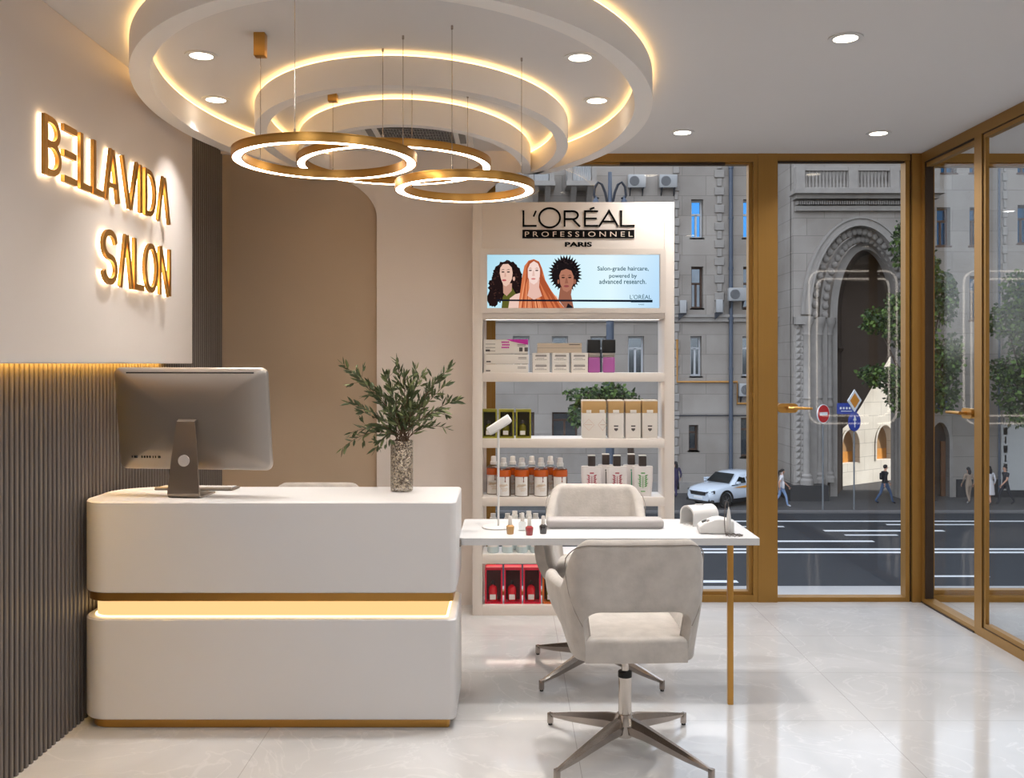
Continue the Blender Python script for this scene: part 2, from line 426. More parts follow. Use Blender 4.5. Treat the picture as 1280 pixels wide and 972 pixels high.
MB().box(QX+.03, -.6, .06, QX+.038, 5.615, CZ-.07).build('pane', GLASSP, w3)
# light lines on the rear wall of the next room, seen as reflections in the front glass
for x0, x1 in ((4.26, 5.5), (6.46, 7.9)):
    for k, e in enumerate((0, .11)):
        o = MB().stroke(rrect(x0+e, .76+e, x1-e, 2.92-e, .16-e*.5), .022, -.6, -.585, True, 'y').build('wall_light_line', LED_WALL)
        tag(o, 'slim glowing rounded rectangle line on the wall behind the viewer', 'light', 'rounded light lines on the far wall')
# ------------------------------------------------------------------ ceiling rings
WY = 6.372
rings = [((-.533, 4.971), 1.249, 1.782, .085, 'large outermost white ceiling ring with warm glow along its top edge'),
         ((-.543, 5.64), .887, 1.302, .066, 'middle white ceiling ring with warm glow, set inside the outermost ring'),
         ((-.592, 6.285), .735, 1.235, .06, 'innermost white ceiling ring round the air conditioner')]
for (c, a, b, t, lab) in rings:
    def lim(bb):
        q = (WY-c[1])/bb
        s = math.asin(max(-1, min(1, q))) if q < 1 else PI/2
        return (PI-s, 2*PI+s)
    rt = thing('ceiling_ring', (c[0], c[1], 2.86), lab, 'ceiling ring', 'concentric ceiling rings')
    MB((c[0], c[1], 2.86)).ring(c, a-t, a, 2.86, CZ-.022, 120, arcs=(lim(b-t), lim(b)), ry0=b-t, ry1=b).build('ring_body', RINGW, rt)
    i = t*.5
    for (k, w_) in ((.006, .012), (t-.018, .012)):
        ao, ai = a-k, a-k-w_; bo, bi = b-k, b-k-w_
        MB((c[0], c[1], 2.86)).ring(c, ai, ao, CZ-.0215, CZ-.013, 120, arcs=(lim(bi), lim(bo)), ry0=bi, ry1=bo).build('light_strip', LED_C, rt)
# ------------------------------------------------------------------ downlights
def downlight(x, y, label, first=None, w=1.0):
    if first is None:
        t = thing('downlight', (x, y, CZ), label, 'downlight', 'recessed ceiling downlights')
        MB().ring((0, 0), .052, .074, -.006, 0, 32).build('bezel', WPLAST, t)
        MB().lathe([(.052, -.004), (.001, -.004)], seg=32, cap=False).build('lens', LED_D, t)
        return t
    return dup(first, (x, y, CZ), 0, label)
DL = [(1.461, 4.165, 'recessed downlight in the open ceiling nearest the viewer'),
      (1.06, 5.86, 'recessed downlight in front of the fixed front window'),
      (2.264, 5.88, 'recessed downlight in front of the glass door'),
      (-1.409, 4.40, 'recessed downlight inside the outermost ring on the sign wall side, nearer the viewer'),
      (-1.566, 5.133, 'recessed downlight inside the outermost ring on the sign wall side, farther back'),
      (.328, 4.425, 'recessed downlight inside the outermost ring on the street door side, nearer the viewer'),
      (.472, 5.149, 'recessed downlight inside the outermost ring on the street door side, farther back')]
d0 = None
for x, y, l in DL:
    o = downlight(x, y, l, d0); d0 = d0 or o
def lamp(x, y, z, energy, size=.1, col=(1, .97, .94), spread=140, kind='AREA'):
    li = bpy.data.lights.new('lamp', kind); li.energy = energy; li.color = col
    if kind == 'AREA':
        li.shape = 'DISK'; li.size = size; li.spread = R(spread)
    o = bpy.data.objects.new('lamp', li); COL.objects.link(o); o.location = (x, y, z)
    return o
for x, y, l in DL: lamp(x, y, CZ-.012, E_DOWN*(.55 if x < -1 else (.8 if x < .6 else 1.)), spread=80 if x < .6 else 140)
HID = [(-1.0, .9), (.6, .9), (2.0, .9), (-1.0, 2.4), (.5, 2.5), (2.0, 2.5), (4.3, 1.5), (6.3, 1.5), (4.6, 4.2), (6.6, 4.2), (8.0, 3)]  # unseen downlights added as soft fill, also mirrored in the front glass
for i, (x, y) in enumerate(HID):
    dup(d0, (x, y, CZ), 0, 'recessed ceiling downlight added out of view for soft fill')
    lamp(x, y, CZ-.012, E_HID, .1, (.97, .985, 1.), 165)
# ------------------------------------------------------------------ pendant rings
def pendant(c, r, z, atts, canopy, label):
    t = thing('ring_pendant', (c[0], c[1], z), label, 'pendant light', 'gold ring pendants')
    MB().ring((0, 0), r-.046, r-.040, 0, .034, 96).ring((0, 0), r-.006, r, 0, .034, 96).ring((0, 0), r-.046, r, .028, .036, 96).build('ring_housing', GOLDL, t)
    MB().ring((0, 0), r-.0405, r-.0055, .001, .02, 96).build('light_diffuser', LED_W, t)
    for i, (ax, ay) in enumerate(atts):
        m = MB(); m.tube([(ax, ay, .034), (ax, ay, CZ-z-.004)], .0016, 6)
        m.tube([(ax, ay, .034), (ax, ay, .052)], .004, 8); m.tube([(ax, ay, CZ-z-.016), (ax, ay, CZ-z-.001)], .005, 8)
        m.build('cable', NICKEL, t)
    if canopy: MB().rbox(canopy[0]-.024, canopy[1]-.024, CZ-z-canopy[2], canopy[0]+.024, canopy[1]+.024, CZ-z, .003).build('canopy', GOLDL, t)
def att(r, degs): return [((r-.023)*math.cos(R(a)), (r-.023)*math.sin(R(a))) for a in degs]
a = att(.375, (152, 32, 262)); pendant((-.754, 3.95), .375, 2.43, a, (a[0][0], a[0][1], .10), 'gold ring pendant nearest the sign wall, overlapping the highest ring in view')
b = att(.478, (142, 40, 270)); pendant((-.565, 4.76), .478, 2.575, b, (b[0][0], b[0][1], .04), 'gold ring pendant hanging behind the other two, highest of the three')
c = att(.313, (28, 150, 262)); pendant((-.197, 4.30), .313, 2.375, c, None, 'smallest gold ring pendant, hanging nearest the display header')
# ------------------------------------------------------------------ air conditioner cassette
AX, AY = -.555, 5.80
ac = thing('air_conditioner', (AX, AY, CZ), 'white ceiling cassette air conditioner inside the innermost ring', 'air conditioner')
MB().rbox(-.33, -.36, -.035, .33, .36, 0, .012).build('panel', WPLAST, ac)
ACG = mat('grey_plastic_grille', (120, 118, 116), .6)
m = MB(); m.box(-.215, -.2, -.038, .215, .2, -.0345); m.build('intake_back', BLACKP, ac)
m = MB()
for i in range(26): m.box(-.215+i*.0172, -.2, -.043, -.208+i*.0172, .2, -.037)
for i in range(7): m.box(-.215, -.2+i*.0645, -.044, .215, -.187+i*.0645, -.037)
m.build('intake_grille', ACG, ac)
for s in (-1, 1):
    MB().rbox(s*.272-.02, -.2, -.04, s*.272+.02, .2, -.033, .004).build('louvre', ACG, ac)
    MB().rbox(-.2, s*.29-.018, -.04, .2, s*.29+.018, -.033, .004).build('louvre', ACG, ac)
# ------------------------------------------------------------------ wall sign
sg = thing('wall_sign', (PXX, 4.35, 1.95), 'halo lit gold letters reading bella vida salon on the plaster panel', 'sign')
def letter(strokes, closed=()):
    m = MB((PXX, 4.35, 1.95)); g = MB((PXX, 4.35, 1.95))
    for i, (pts, w) in enumerate(strokes):
        cl = i in closed
        m.stroke(pts, w, PXX+.016, PXX+.031+i*.0006, cl, 'x')
        g.stroke(pts, w*.8, PXX+.009, PXX+.016, cl, 'x')
    o = m.build('letter', GOLDL, sg); g.build('halo_light', LED_SIGN, o)
W = .027; z0, z1 = 2.333, 2.566; zb, zt = z0+W/2, z1-W/2
def bar(y0, z0_, y1, z1_, w=W): return ([(y0, z0_), (y1, z1_)], w)
# B
y0, y1 = 3.69, 3.83
zm = (z0+z1)/2+.008
letter([([(y0+W/2, z0), (y0+W/2, z1)], W),
        ([(y0+W, zt)]+arcpts(y1-.07-W/2, (zt+zm)/2, .06, (zt-zm)/2, 90, -90, 10)+[(y0+W, zm)], W*.92),
        ([(y0+W, zm)]+arcpts(y1-.068-W/2, (zb+zm)/2, .066, (zm-zb)/2, 90, -90, 10)+[(y0+W, zb)], W*.92)])
letter([bar(3.850, zt, 3.966, zt), bar(3.850, (z0+z1)/2, 3.962, (z0+z1)/2), bar(3.850, zb, 3.966, zb)])
for y in (3.998, 4.124): letter([([(y+W/2, z1), (y+W/2, zb), (y+.112, zb)], W)])
def slant(yb0, yt, yb1, cross=False):
    s = [bar(yb0+W/2, z0, yt-W*.25, z1, W*.95), bar(yt+W*.25, z1, yb1-W/2, z0, W*.95)]
    if cross: s.append(bar(yb0+W, z0+.07, yb1-W, z0+.07, W*.8))
    return s
letter(slant(4.245, 4.325, 4.405, True))
letter([bar(4.425+W/2, z1, 4.53-W*.25, z0, W*.95), bar(4.53+W*.25, z0, 4.63-W/2, z1, W*.95)])
letter([bar(4.658, z0, 4.658, z1)])
letter([([(4.71+W/2, z0), (4.71+W/2, z1)], W), ([(4.71+W, zt)]+arcpts(4.862-.085-W/2, (zt+zb)/2, .085, (zt-zb)/2, 90, -90, 14)+[(4.71+W, zb)], W*.92)])
letter(slant(4.88, 4.972, 5.064))
z0, z1 = 1.957, 2.203; zb, zt = z0+W/2, z1-W/2; zm = (z0+z1)/2
cy = 4.30; rr = .066
letter([(arcpts(cy, (zt+zm)/2, rr, (zt-zm)/2, 10, 270, 14)+arcpts(cy, (zb+zm)/2, rr, (zm-zb)/2, 90, -170, 14)[1:], W)])
letter(slant(4.405, 4.487, 4.566))
letter([([(4.575+W/2, z1), (4.575+W/2, zb), (4.70, zb)], W)])
letter([(arcpts(4.796, zm, .078, (zt-zb)/2, 0, 345, 24), W)], (0,))
letter([bar(4.905+W/2, z0, 4.905+W/2, z1), bar(4.912+W/2, z1, 5.068-W/2-.007, z0, W*.95), bar(5.07-W/2, z0, 5.07-W/2, z1)])
# ------------------------------------------------------------------ reception desk
DX0, DX1, DY0, DY1 = -1.892, -.232, 4.20, 4.72
dk = thing('reception_desk', (-1.06, 4.46, 0), 'long white reception desk with glowing gold trimmed groove by the slatted wall', 'reception desk')
OFF = (-1.06, 4.46, 0)
def ol(i): return rrect(DX0+i, DY0+i, DX1-i, DY1-i, (max(.02, .13-i), max(.012, .03-i), max(.012, .03-i), max(.02, .2-i)), 10)
def slab(mb, z0, z1, i=0., b=.006):
    """outline prism with softened top and bottom edges"""
    A = [(i+b, z0), (i, z0+b), (i, z1-b), (i+b, z1)]
    L = [[(x, y, z) for x, y in ol(k)] for k, z in A]
    n = len(L[0]); vs = [p for l in L for p in l]
    fs = [(r*n+k, r*n+(k+1) % n, (r+1)*n+(k+1) % n, (r+1)*n+k) for r in range(3) for k in range(n)]
    fs += [tuple(range(n))[::-1], tuple(range(3*n, 4*n))]
    mb.add(vs, fs)
m = MB(OFF); slab(m, .598, .998); m.build('upper_body', WHITE, dk)
m = MB(OFF); slab(m, .043, .4835); m.build('lower_body', WHITE, dk)
m = MB(OFF); slab(m, .560, .598, .012, .002); m.build('gold_band', GOLDL, dk)
m = MB(OFF); slab(m, 0, .043, .03, .002); m.build('plinth', GOLDL, dk)
m = MB(OFF); slab(m, .4835, .560, .045, .001); cr = m.build('light_diffuser', LED_DESK, dk)
m = MB(OFF); slab(m, .4836, .490, .036, .001); m.build('light_strip', LED_LINE, cr)
# ------------------------------------------------------------------ computer seen from behind
pc = thing('desktop_computer', (-1.45, 4.40, .998), 'grey all in one computer on the reception desk, seen from behind', 'computer', rz=R(-7))
MBw, MBh = .735, .475
m = MB(); rows = []
T = Matrix.Translation((0, .035, .115)) @ Matrix.Rotation(R(8), 4, 'X'); m.M = T
base = rrect(-MBw/2, 0, MBw/2, MBh, .032, 6)
def shr(k, d, lean=0):
    return [(x*(1-k), d, (z-MBh/2)*(1-k*1.1)+MBh/2) for x, z in base]
L = [shr(0, .014), shr(0, .006), shr(.004, .002), shr(.03, -.004), shr(.10, -.016), shr(.22, -.028), shr(.4, -.037), shr(.62, -.042), shr(.85, -.044)]
n = len(base)
m.add([p for l in L for p in l], [(r*n+k, r*n+(k+1) % n, (r+1)*n+(k+1) % n, (r+1)*n+k) for r in range(len(L)-1) for k in range(n)]+[tuple(range(n)), tuple(range((len(L)-1)*n, len(L)*n))])
shell = m.build('shell', ALU, pc, angle=50)
m = MB(); m.M = T; m.prism(rrect(-MBw/2+.006, .006, MBw/2-.006, MBh-.006, .028), .0141, .0165, 'y'); m.build('screen', BLACKP, pc)
m = MB(); m.M = T; m.rbox(-.30, -.0150, MBh-.024, .31, .002, MBh-.0175, .002); m.build('vent_slot', BLACKP, shell)
m = MB(); m.M = T
for x, w in ((-.29, .003), (-.272, .016), (-.242, .006), (-.229, .006), (-.216, .006), (-.203, .006), (-.188, .003), (-.176, .004), (-.158, .012)):
    m.rbox(x-w/2, -.0335, .060, x+w/2, -.004, .071, .0015)
m.build('port', BLACKP, shell)
# stand: bent plate
def bent(mb, path, widths, th):
    rows = []
    for (y, z), w in zip(path, widths): rows.append((y, z, w))
    vs = []; n = len(path)
    for i, (y, z, w) in enumerate(rows):
        a = Vector(path[max(0, i-1)]); b = Vector(path[min(n-1, i+1)]); t = (b-a).normalized(); nn = Vector((-t.y, t.x))*th/2
        vs += [(-w/2, y+nn.x, z+nn.y), (w/2, y+nn.x, z+nn.y), (w/2, y-nn.x, z-nn.y), (-w/2, y-nn.x, z-nn.y)]
    fs = [(i*4+k, (i+1)*4+k, (i+1)*4+(k+1) % 4, i*4+(k+1) % 4) for i in range(n-1) for k in range(4)]+[(0, 1, 2, 3), (n*4-1, n*4-2, n*4-3, n*4-4)]
    mb.add(vs, fs)
m = MB()
arc = [(-.075+.0, .345), (-.082, .34)]
path = [(-.01, .352), (-.05, .350), (-.066, .342), (-.078, .20), (-.090, .04), (-.090, .02), (-.083, .008), (-.07, .004), (.10, .004)]
wid = [.085, .085, .085, .118, .148, .15, .15, .15, .13]
bent(m, path, wid, .007)
m.build('stand', ALUS, pc, angle=30)
m = MB(); m.tube([(0, -.089, .168), (0, -.078, .168)], .026, 28); m.build('cable_hole', mat('pale_disc', (208, 200, 194), .4, 0), pc)  # solid pale disc fills the cable hole
kb = thing('keyboard', (-1.50, 4.625, .998), 'thin silver keyboard lying behind the computer on the desk', 'keyboard', rz=R(-3))
m = MB(); m.rbox(-.19, -.055, 0.001, .19, .055, .010, .004); m.tube([(-.185, -.05, .009), (.185, -.05, .009)], .008, 10); m.build('body', ALUS, kb)
m = MB()
for r in range(5):
    for k in range(14): m.rbox(-.178+k*.0256, -.035+r*.017, .010, -.156+k*.0256, -.021+r*.017, .013, .001, 1)
m.build('keys', WPLAST, kb)
# ------------------------------------------------------------------ vase of olive branches
VX, VY, VZ = -.508, 4.56, .998
va = thing('vase', (VX, VY, VZ), 'smoked crackle glass vase of olive branches on the reception desk', 'vase')
VG, nt, out = newmat('smoked_crackle_glass'); N, L_ = nt.nodes, nt.links
pb = N.new('ShaderNodeBsdfPrincipled'); L_.new(pb.outputs[0], out.inputs[0])
tc = N.new('ShaderNodeTexCoord'); vo = N.new('ShaderNodeTexVoronoi'); vo.inputs['Scale'].default_value = 150; vo.feature = 'F1'; L_.new(tc.outputs['Object'], vo.inputs['Vector'])
sr = N.new('ShaderNodeSeparateColor'); L_.new(vo.outputs['Color'], sr.inputs[0])
rp = N.new('ShaderNodeValToRGB'); rp.color_ramp.elements[0].position = .1; rp.color_ramp.elements[0].color = rgb(104, 84, 66); rp.color_ramp.elements[1].position = .9; rp.color_ramp.elements[1].color = rgb(240, 228, 208)
L_.new(sr.outputs[0], rp.inputs[0]); L_.new(rp.outputs[0], pb.inputs['Base Color'])
pb.inputs['Metallic'].default_value = .35; pb.inputs['Roughness'].default_value = .22
al = N.new('ShaderNodeMath'); al.operation = 'MULTIPLY_ADD'; al.inputs[1].default_value = .45; al.inputs[2].default_value = .3; L_.new(sr.outputs[1], al.inputs[0]); L_.new(al.outputs[0], pb.inputs['Alpha'])
bp = N.new('ShaderNodeBump'); bp.inputs['Strength'].default_value = .7; bp.inputs['Distance'].default_value = .004; L_.new(vo.outputs['Distance'], bp.inputs['Height']); L_.new(bp.outputs[0], pb.inputs['Normal'])
MB().lathe([(.001, .001), (.047, .001), (.0525, .006), (.0535, .03), (.0535, .238), (.052, .2405), (.0505, .238), (.0505, .02), (.001, .016)], seg=40, cap=False).build('glass_body', VG, va)
OLIVE = mat('olive_leaf', (62, 74, 40), .55, 0, .35, 30)
OLIVEL = mat('olive_leaf_pale_side', (112, 122, 78), .6, 0, .25, 30)
TWIG = mat('olive_twig', (96, 74, 58), .8, 0, .2, 30)
rnd = random.Random(11)
tips = [(430, 456), (447, 470), (437, 503), (452, 515), (428, 560), (440, 540), (470, 560), (482, 470), (497, 452), (505, 470), (520, 462), (528, 468), (512, 480), (545, 475), (562, 460), (556, 482), (570, 500), (553, 512), (558, 535), (540, 530), (495, 500), (485, 515), (515, 505), (475, 490), (463, 480), (530, 500), (465, 530), (508, 520), (520, 515), (488, 485)]
ms, ml = MB((VX, VY, VZ)), MB((VX, VY, VZ))
def leaf(mb, p, d, ln, w, rn):
    d = d.normalized(); s = d.cross(Vector((rn.uniform(-1, 1), rn.uniform(-1, 1), rn.uniform(-1, 1))))
    if s.length < .05: s = d.orthogonal()
    s.normalize(); u = s.cross(d)
    mb.cur = 0 if rn.random() < .72 else 1
    a = p+d*ln*.3+u*w*.15; b = p+d*ln*.68+u*w*.1
    mb.add([p, a+s*w*.9, b+s*w*.75, p+d*ln, b-s*w*.75, a-s*w*.9, a-u*w*.25, b-u*w*.25], [(0, 1, 6), (1, 2, 7, 6), (2, 3, 7), (0, 6, 5), (6, 7, 4, 5), (7, 3, 4)])
for i, (tx, ty) in enumerate(tips):
    d = VY+rnd.uniform(-.13, .13)
    tip = Vector((PX(tx, d), d, PZ(ty, d)))
    a0 = rnd.uniform(0, 2*PI)
    p0 = Vector((VX+.025*math.cos(a0), VY+.025*math.sin(a0), VZ+.02)); p1 = Vector((VX+rnd.uniform(-.03, .03), VY+rnd.uniform(-.03, .03), VZ+.245))
    mid = (p1+tip)/2+Vector((0, 0, .05))
    if tip.z < VZ+.3: mid.z = VZ+.33
    path = [p0, p1]+[p1*(1-t)**2+mid*2*t*(1-t)+tip*t*t for t in (.15, .3, .45, .6, .75, .9, 1)]
    ms.tube(path, [.0026, .0024, .0022, .002, .0018, .0016, .0014, .0011, .0007], 5)
    L = path[1:]
    seglen = sum((L[k+1]-L[k]).length for k in range(len(L)-1))
    nl = int(seglen/.0125)
    for k in range(nl):
        t = (k+.5)/nl
        if t < .12: continue
        q = t*(len(L)-1); j = min(int(q), len(L)-2); p = L[j].lerp(L[j+1], q-j); dr = (L[j+1]-L[j]).normalized()
        sd = dr.cross(Vector((rnd.uniform(-1, 1), rnd.uniform(-1, 1), rnd.uniform(-1, 1)))).normalized()
        leaf(ml, p, dr*.9+sd*rnd.uniform(.35, .9), rnd.uniform(.036, .062), rnd.uniform(.006, .009), rnd)
        if rnd.random() < .10:
            q1 = p+(dr*.5+sd).normalized()*rnd.uniform(.04, .08); ms.tube([p, q1], [.001, .0006], 4)
            for _ in range(4): leaf(ml, p.lerp(q1, rnd.uniform(.4, 1)), (q1-p)+sd*.02+Vector((rnd.uniform(-.03, .03), rnd.uniform(-.03, .03), rnd.uniform(-.03, .03))), rnd.uniform(.03, .045), .006, rnd)
    leaf(ml, tip, L[-1]-L[-2], .045, .006, rnd)
ms.build('branches', TWIG, va); ml.build('leaves', [OLIVE, OLIVEL], va, smooth=False)
# ------------------------------------------------------------------ salon swivel chairs
def sstep(a, b, x):
    t = max(0, min(1, (x-a)/(b-a))); return t*t*(3-2*t)
PIPING = mat('velvet_piping', (150, 142, 135), .9, 0, .1)
def make_chair(loc, rz, label):
    t = thing('salon_chair', loc, label, 'chair', 'greige velvet swivel chairs', rz)
    ZB, OPN, EX = .456, .655, 5.5
    def W(z): return .243+(.274-.243)*sstep(.44, .72, z)
    def Bk(z): return .308+(z-.456)*.12
    def plan(phi, s, z):
        if s <= 0:
            sg = 1 if phi >= 0 else -1; a = abs(phi)
            x = W(z)*sg*math.sin(a)**(2/EX) if a > 1e-6 else 0.; y = -Bk(z)*math.cos(a)**(2/EX) if a < PI/2-1e-6 else 0.
        else: sg = 1 if phi > 0 else -1; x = sg*W(z); y = s
        x *= 1+.16*sstep(-.24, .12, y)*sstep(.45, .62, z)
        return Vector((x, y))
    xo = .197/.25
    def phi_of(q): return math.asin(min(1, q)**(EX/2))
    half = [phi_of(q) for q in (0, .2, .35, .46, .53, .60, .65, .70, .735, .76, .78, xo, xo+.006, .83, .87, .90, .925, .945, .96, .972, .982, .990, .9955)]+[R(q) for q in (78, 82, 85, 87.5, 90)]
    cols = [(p, 0) for p in half]+[(R(90), s) for s in (.03, .07, .11, .15, .18, .20, .212)]
    def q_of(p): return math.sin(p)**(2/EX) if p > 0 else 0
    def zt(p, s):
        if s <= 0:
            q = q_of(p); y = math.cos(p)**(2/EX) if p < PI/2-1e-6 else 0
            u = max(0, (q-.68)/.32); z = .936-.10*(1-math.sqrt(max(0, 1-u*u)))-.11*sstep(.93, .40, y)
        else: z = .728
        if s <= 0 and p > R(84): z = max(z, .724)
        if s > .12: z -= .03*sstep(.12, .215, s)**2
        return z
    def zb(p, s):
        q = q_of(p) if s <= 0 else 1
        if q < xo+.003:
            r = .26; d = q-(xo-r)
            return OPN-(0 if d < 0 else .06*(1-math.sqrt(max(0, 1-(d/r)**2))))
        if s > .10: return ZB+.07*sstep(.10, .215, s)
        return ZB
    TH = .052
    full = [(-p, s) for p, s in cols[::-1] if not (p == 0 and s == 0)]+cols
    NV, NA = 12, 6
    def nrm(i, z):
        a = plan(*full[max(0, i-1)], z); b = plan(*full[min(len(full)-1, i+1)], z); d = (b-a).normalized()
        return Vector((-d.y, d.x))
    loops = []
    for i, (p, s) in enumerate(full):
        a, b = zb(abs(p), s), zt(abs(p), s); r = TH/2; L = []
        def pt(z, o, zz):
            c = plan(p, s, z)+nrm(i, z)*o; return (c.x, c.y, zz)
        for k in range(NV+1):
            z = a+r*.4+(b-r-a-r*.4)*k/NV; L.append(pt(z, 0, z))
        for k in range(1, NA): t_ = PI*k/NA; z = b-r; L.append(pt(z, TH/2*(1-math.cos(t_)), z+r*math.sin(t_)))
        for k in range(NV, -1, -1):
            z = a+r*.4+(b-r-a-r*.4)*k/NV; L.append(pt(z, TH, z))
        for k in range(1, NA): t_ = PI*k/NA; z = a+r*.4; L.append(pt(z, TH/2*(1+math.cos(t_)), z-r*.4*math.sin(t_)))
        loops.append(L)
    n = len(loops[0]); m = MB()
    m.add([v for L in loops for v in L], [(i*n+k, i*n+(k+1) % n, (i+1)*n+(k+1) % n, (i+1)*n+k) for i in range(len(loops)-1) for k in range(n)]+[tuple(range(n)), tuple(range((len(loops)-1)*n, len(loops)*n))])
    m.build('shell', VELVET, t, 62)
    # piping round the back panel
    def on(q, z): p = phi_of(abs(q)); c = plan(p if q >= 0 else -p, 0, z); return Vector((c.x, c.y-.0012 if abs(q) < .9 else c.y, z)) if abs(q) < .97 else Vector((c.x*1.004, c.y, z))
    side = [(.80, .600), (.88, .655), (.945, .72), (.975, .78), (.983, .82), (.975, .85), (.95, .872), (.91, .89), (.86, .904), (.80, .913), (.72, .918)]
    pts = [on(-q, z) for q, z in side]+[on(q, .919) for q in (-.5, -.25, 0, .25, .5)]+[on(q, z) for q, z in side[::-1]]
    MB().tube(pts, .0022, 6).build('piping', PIPING, t)
    # seat
    m = MB()
    def seat(z, i):
        o = [(-.197, -.294), (-.1, -.300), (.1, -.300), (.197, -.294), (.199, -.25), (.205, -.15), (.21, 0), (.21, .15), (.2, .235), (.16, .27), (0, .285), (-.16, .27), (-.2, .235), (-.21, .15), (-.21, 0), (-.205, -.15), (-.199, -.25)]
        return [(x*(1-i/.2), (y+.01)*(1-i/.29)-.01) for x, y in o]
    lv = [(.458, .012), (.456, .0), (.532, .0), (.542, .004), (.549, .014), (.555, .05), (.558, .10)]
    L = [[(x, y, z) for x, y in seat(z, i)] for z, i in lv]; n = len(L[0])
    m.add([p for l in L for p in l], [(r*n+k, r*n+(k+1) % n, (r+1)*n+(k+1) % n, (r+1)*n+k) for r in range(len(L)-1) for k in range(n)]+[tuple(range(n))[::-1], tuple(range((len(L)-1)*n, len(L)*n))])
    m.build('seat', VELVET, t, 50)
    m = MB(); m.lathe([(.0155, .33), (.0155, .44), (.06, .444), (.07, .457)], seg=24); m.lathe([(.0275, .135), (.0275, .311)], seg=28); m.build('column', CHROME, t)
    MB().lathe([(.0275, .309), (.029, .311), (.029, .330), (.0275, .333), (.016, .335)], seg=28).build('collar', BLACKP, t)
    MB().lathe([(.018, .058), (.028, .062), (.03, .112), (.05, .118), (.046, .135), (.034, .158), (.0256, .162)], seg=28).build('hub', CHROME, t)
    for q in range(4):
        ang = R(45+90*q)-rz
        mm = Matrix.Rotation(ang, 4, 'Z'); m = MB(); m.M = mm
        sec = [(.03, .075, .148, .019), (.10, .072, .137, .017), (.30, .046, .085, .012), (.405, .038, .055, .010), (.425, .038, .052, .009)]
        vs = []; fs = []
        for x, a, b, w in sec: vs += [(x, -w*.45, a), (x, w*.45, a), (x, w, (a+b)/2+.004), (x, w*.55, b), (x, -w*.55, b), (x, -w, (a+b)/2+.004)]
        n = 6
        for i in range(len(sec)-1):
            for k in range(n): fs.append((i*n+k, i*n+(k+1) % n, (i+1)*n+(k+1) % n, (i+1)*n+k))
        fs += [tuple(range(n))[::-1], tuple(range((len(sec)-1)*n, len(sec)*n))]
        m.add(vs, fs); m.rbox(.408, -.010, .007, .428, .010, .053, .002)
        lg = m.build('leg', NICKEL, t, 25)
        m = MB(); m.M = mm; m.tube([(.418, 0, 0), (.418, 0, .008)], .0095, 14); m.build('foot_pad', BLACKP, lg)
    return t
ch1 = make_chair((.480, 3.969, 0), R(2), 'greige velvet swivel chair in front of the manicure table, back to the viewer')
ch2 = make_chair((.456, 5.0, 0), R(180-4), 'greige velvet swivel chair behind the manicure table, facing the viewer')
ch3 = make_chair((-1.066, 5.06, 0), R(180), 'pale chair behind the reception desk, only its top rim showing')
# ------------------------------------------------------------------ manicure table
TZ = .784
mt = thing('manicure_table', (.47, 4.78, 0), 'narrow white manicure table on a single gold leg, fixed to the desk', 'table')
TO = (.47, 4.78, 0)
m = MB(TO); m.prism(rrect(-.233, 4.5, 1.177, 5.06, (.03, .006, .006, .02), 5), TZ-.033, TZ); m.build('tabletop', TABLEW, mt)
MB(TO).rbox(1.030, 4.51, 0, 1.056, 4.536, TZ-.033, .002).build('leg', GOLDL, mt)
MB(TO).rbox(-.236, 4.505, TZ-.04, -.224, 4.70, TZ-.008, .001).build('bracket', NICKEL, mt)
# desk lamp
lx, ly = PX(622, 4.79), 4.79
tl = thing('table_lamp', (lx, ly, TZ), 'slim white reading lamp with tilted head on the manicure table', 'lamp')
MB().lathe([(.001, 0), (.076, 0), (.078, .003), (.078, .007), (.074, .010), (.001, .011)], seg=40, cap=False).build('base', WPLAST, tl)
MB().tube([(0.004, 0, .01), (.004, 0, .498)], .0055, 12).build('stem', WPLAST, tl)
m = MB(); m.M = Matrix.Translation((.005, -.0, .512)) @ Matrix.Rotation(R(-33), 4, 'Y'); m.rbox(-.062, -.024, -.021, .068, .024, .021, .007, 3); hd = m.build('lamp_head', WPLAST, tl)
m = MB(); m.M = Matrix.Translation((.005, -.0, .512)) @ Matrix.Rotation(R(-33), 4, 'Y'); m.rbox(-.05, -.017, -.0225, .056, .017, -.0205, .001); m.build('light_panel', mat('lamp_diffuser_white', (245, 243, 238), .4), hd)
# nail polish bottles
def polish(x, y, col, name, label, clear=False):
    t = thing('nail_polish', (x, y, TZ), label, 'nail polish', 'nail polish bottles on the table')
    gm = GLASSC if clear else mat(name, col, .12, 0, .05, 20, coat=1)
    MB().lathe([(.001, .001), (.0155, .001), (.0165, .004), (.0195, .034), (.019, .039), (.012, .044), (.009, .047)], seg=20).build('bottle', gm, t)
    MB().lathe([(.0095, .046), (.0095, .052), (.0085, .084), (.006, .0875), (.001, .088)], seg=16).build('cap', mat(name+'_cap', (206, 200, 194), .35), t)
    return t
polish(PX(637.8, 4.61), 4.61, (186, 142, 88), 'beige_polish', 'small nail polish bottle with beige gold lacquer beside the lamp base')
polish(PX(653, 4.71), 4.71, (230, 230, 228), 'clear_polish', 'small clear nail polish bottle behind the red one', True)
polish(PX(661.7, 4.58), 4.58, (150, 42, 48), 'red_polish', 'small nail polish bottle with dark red lacquer')
polish(PX(679, 4.62), 4.62, (38, 34, 33), 'black_polish', 'small nail polish bottle with black lacquer by the hand rest')
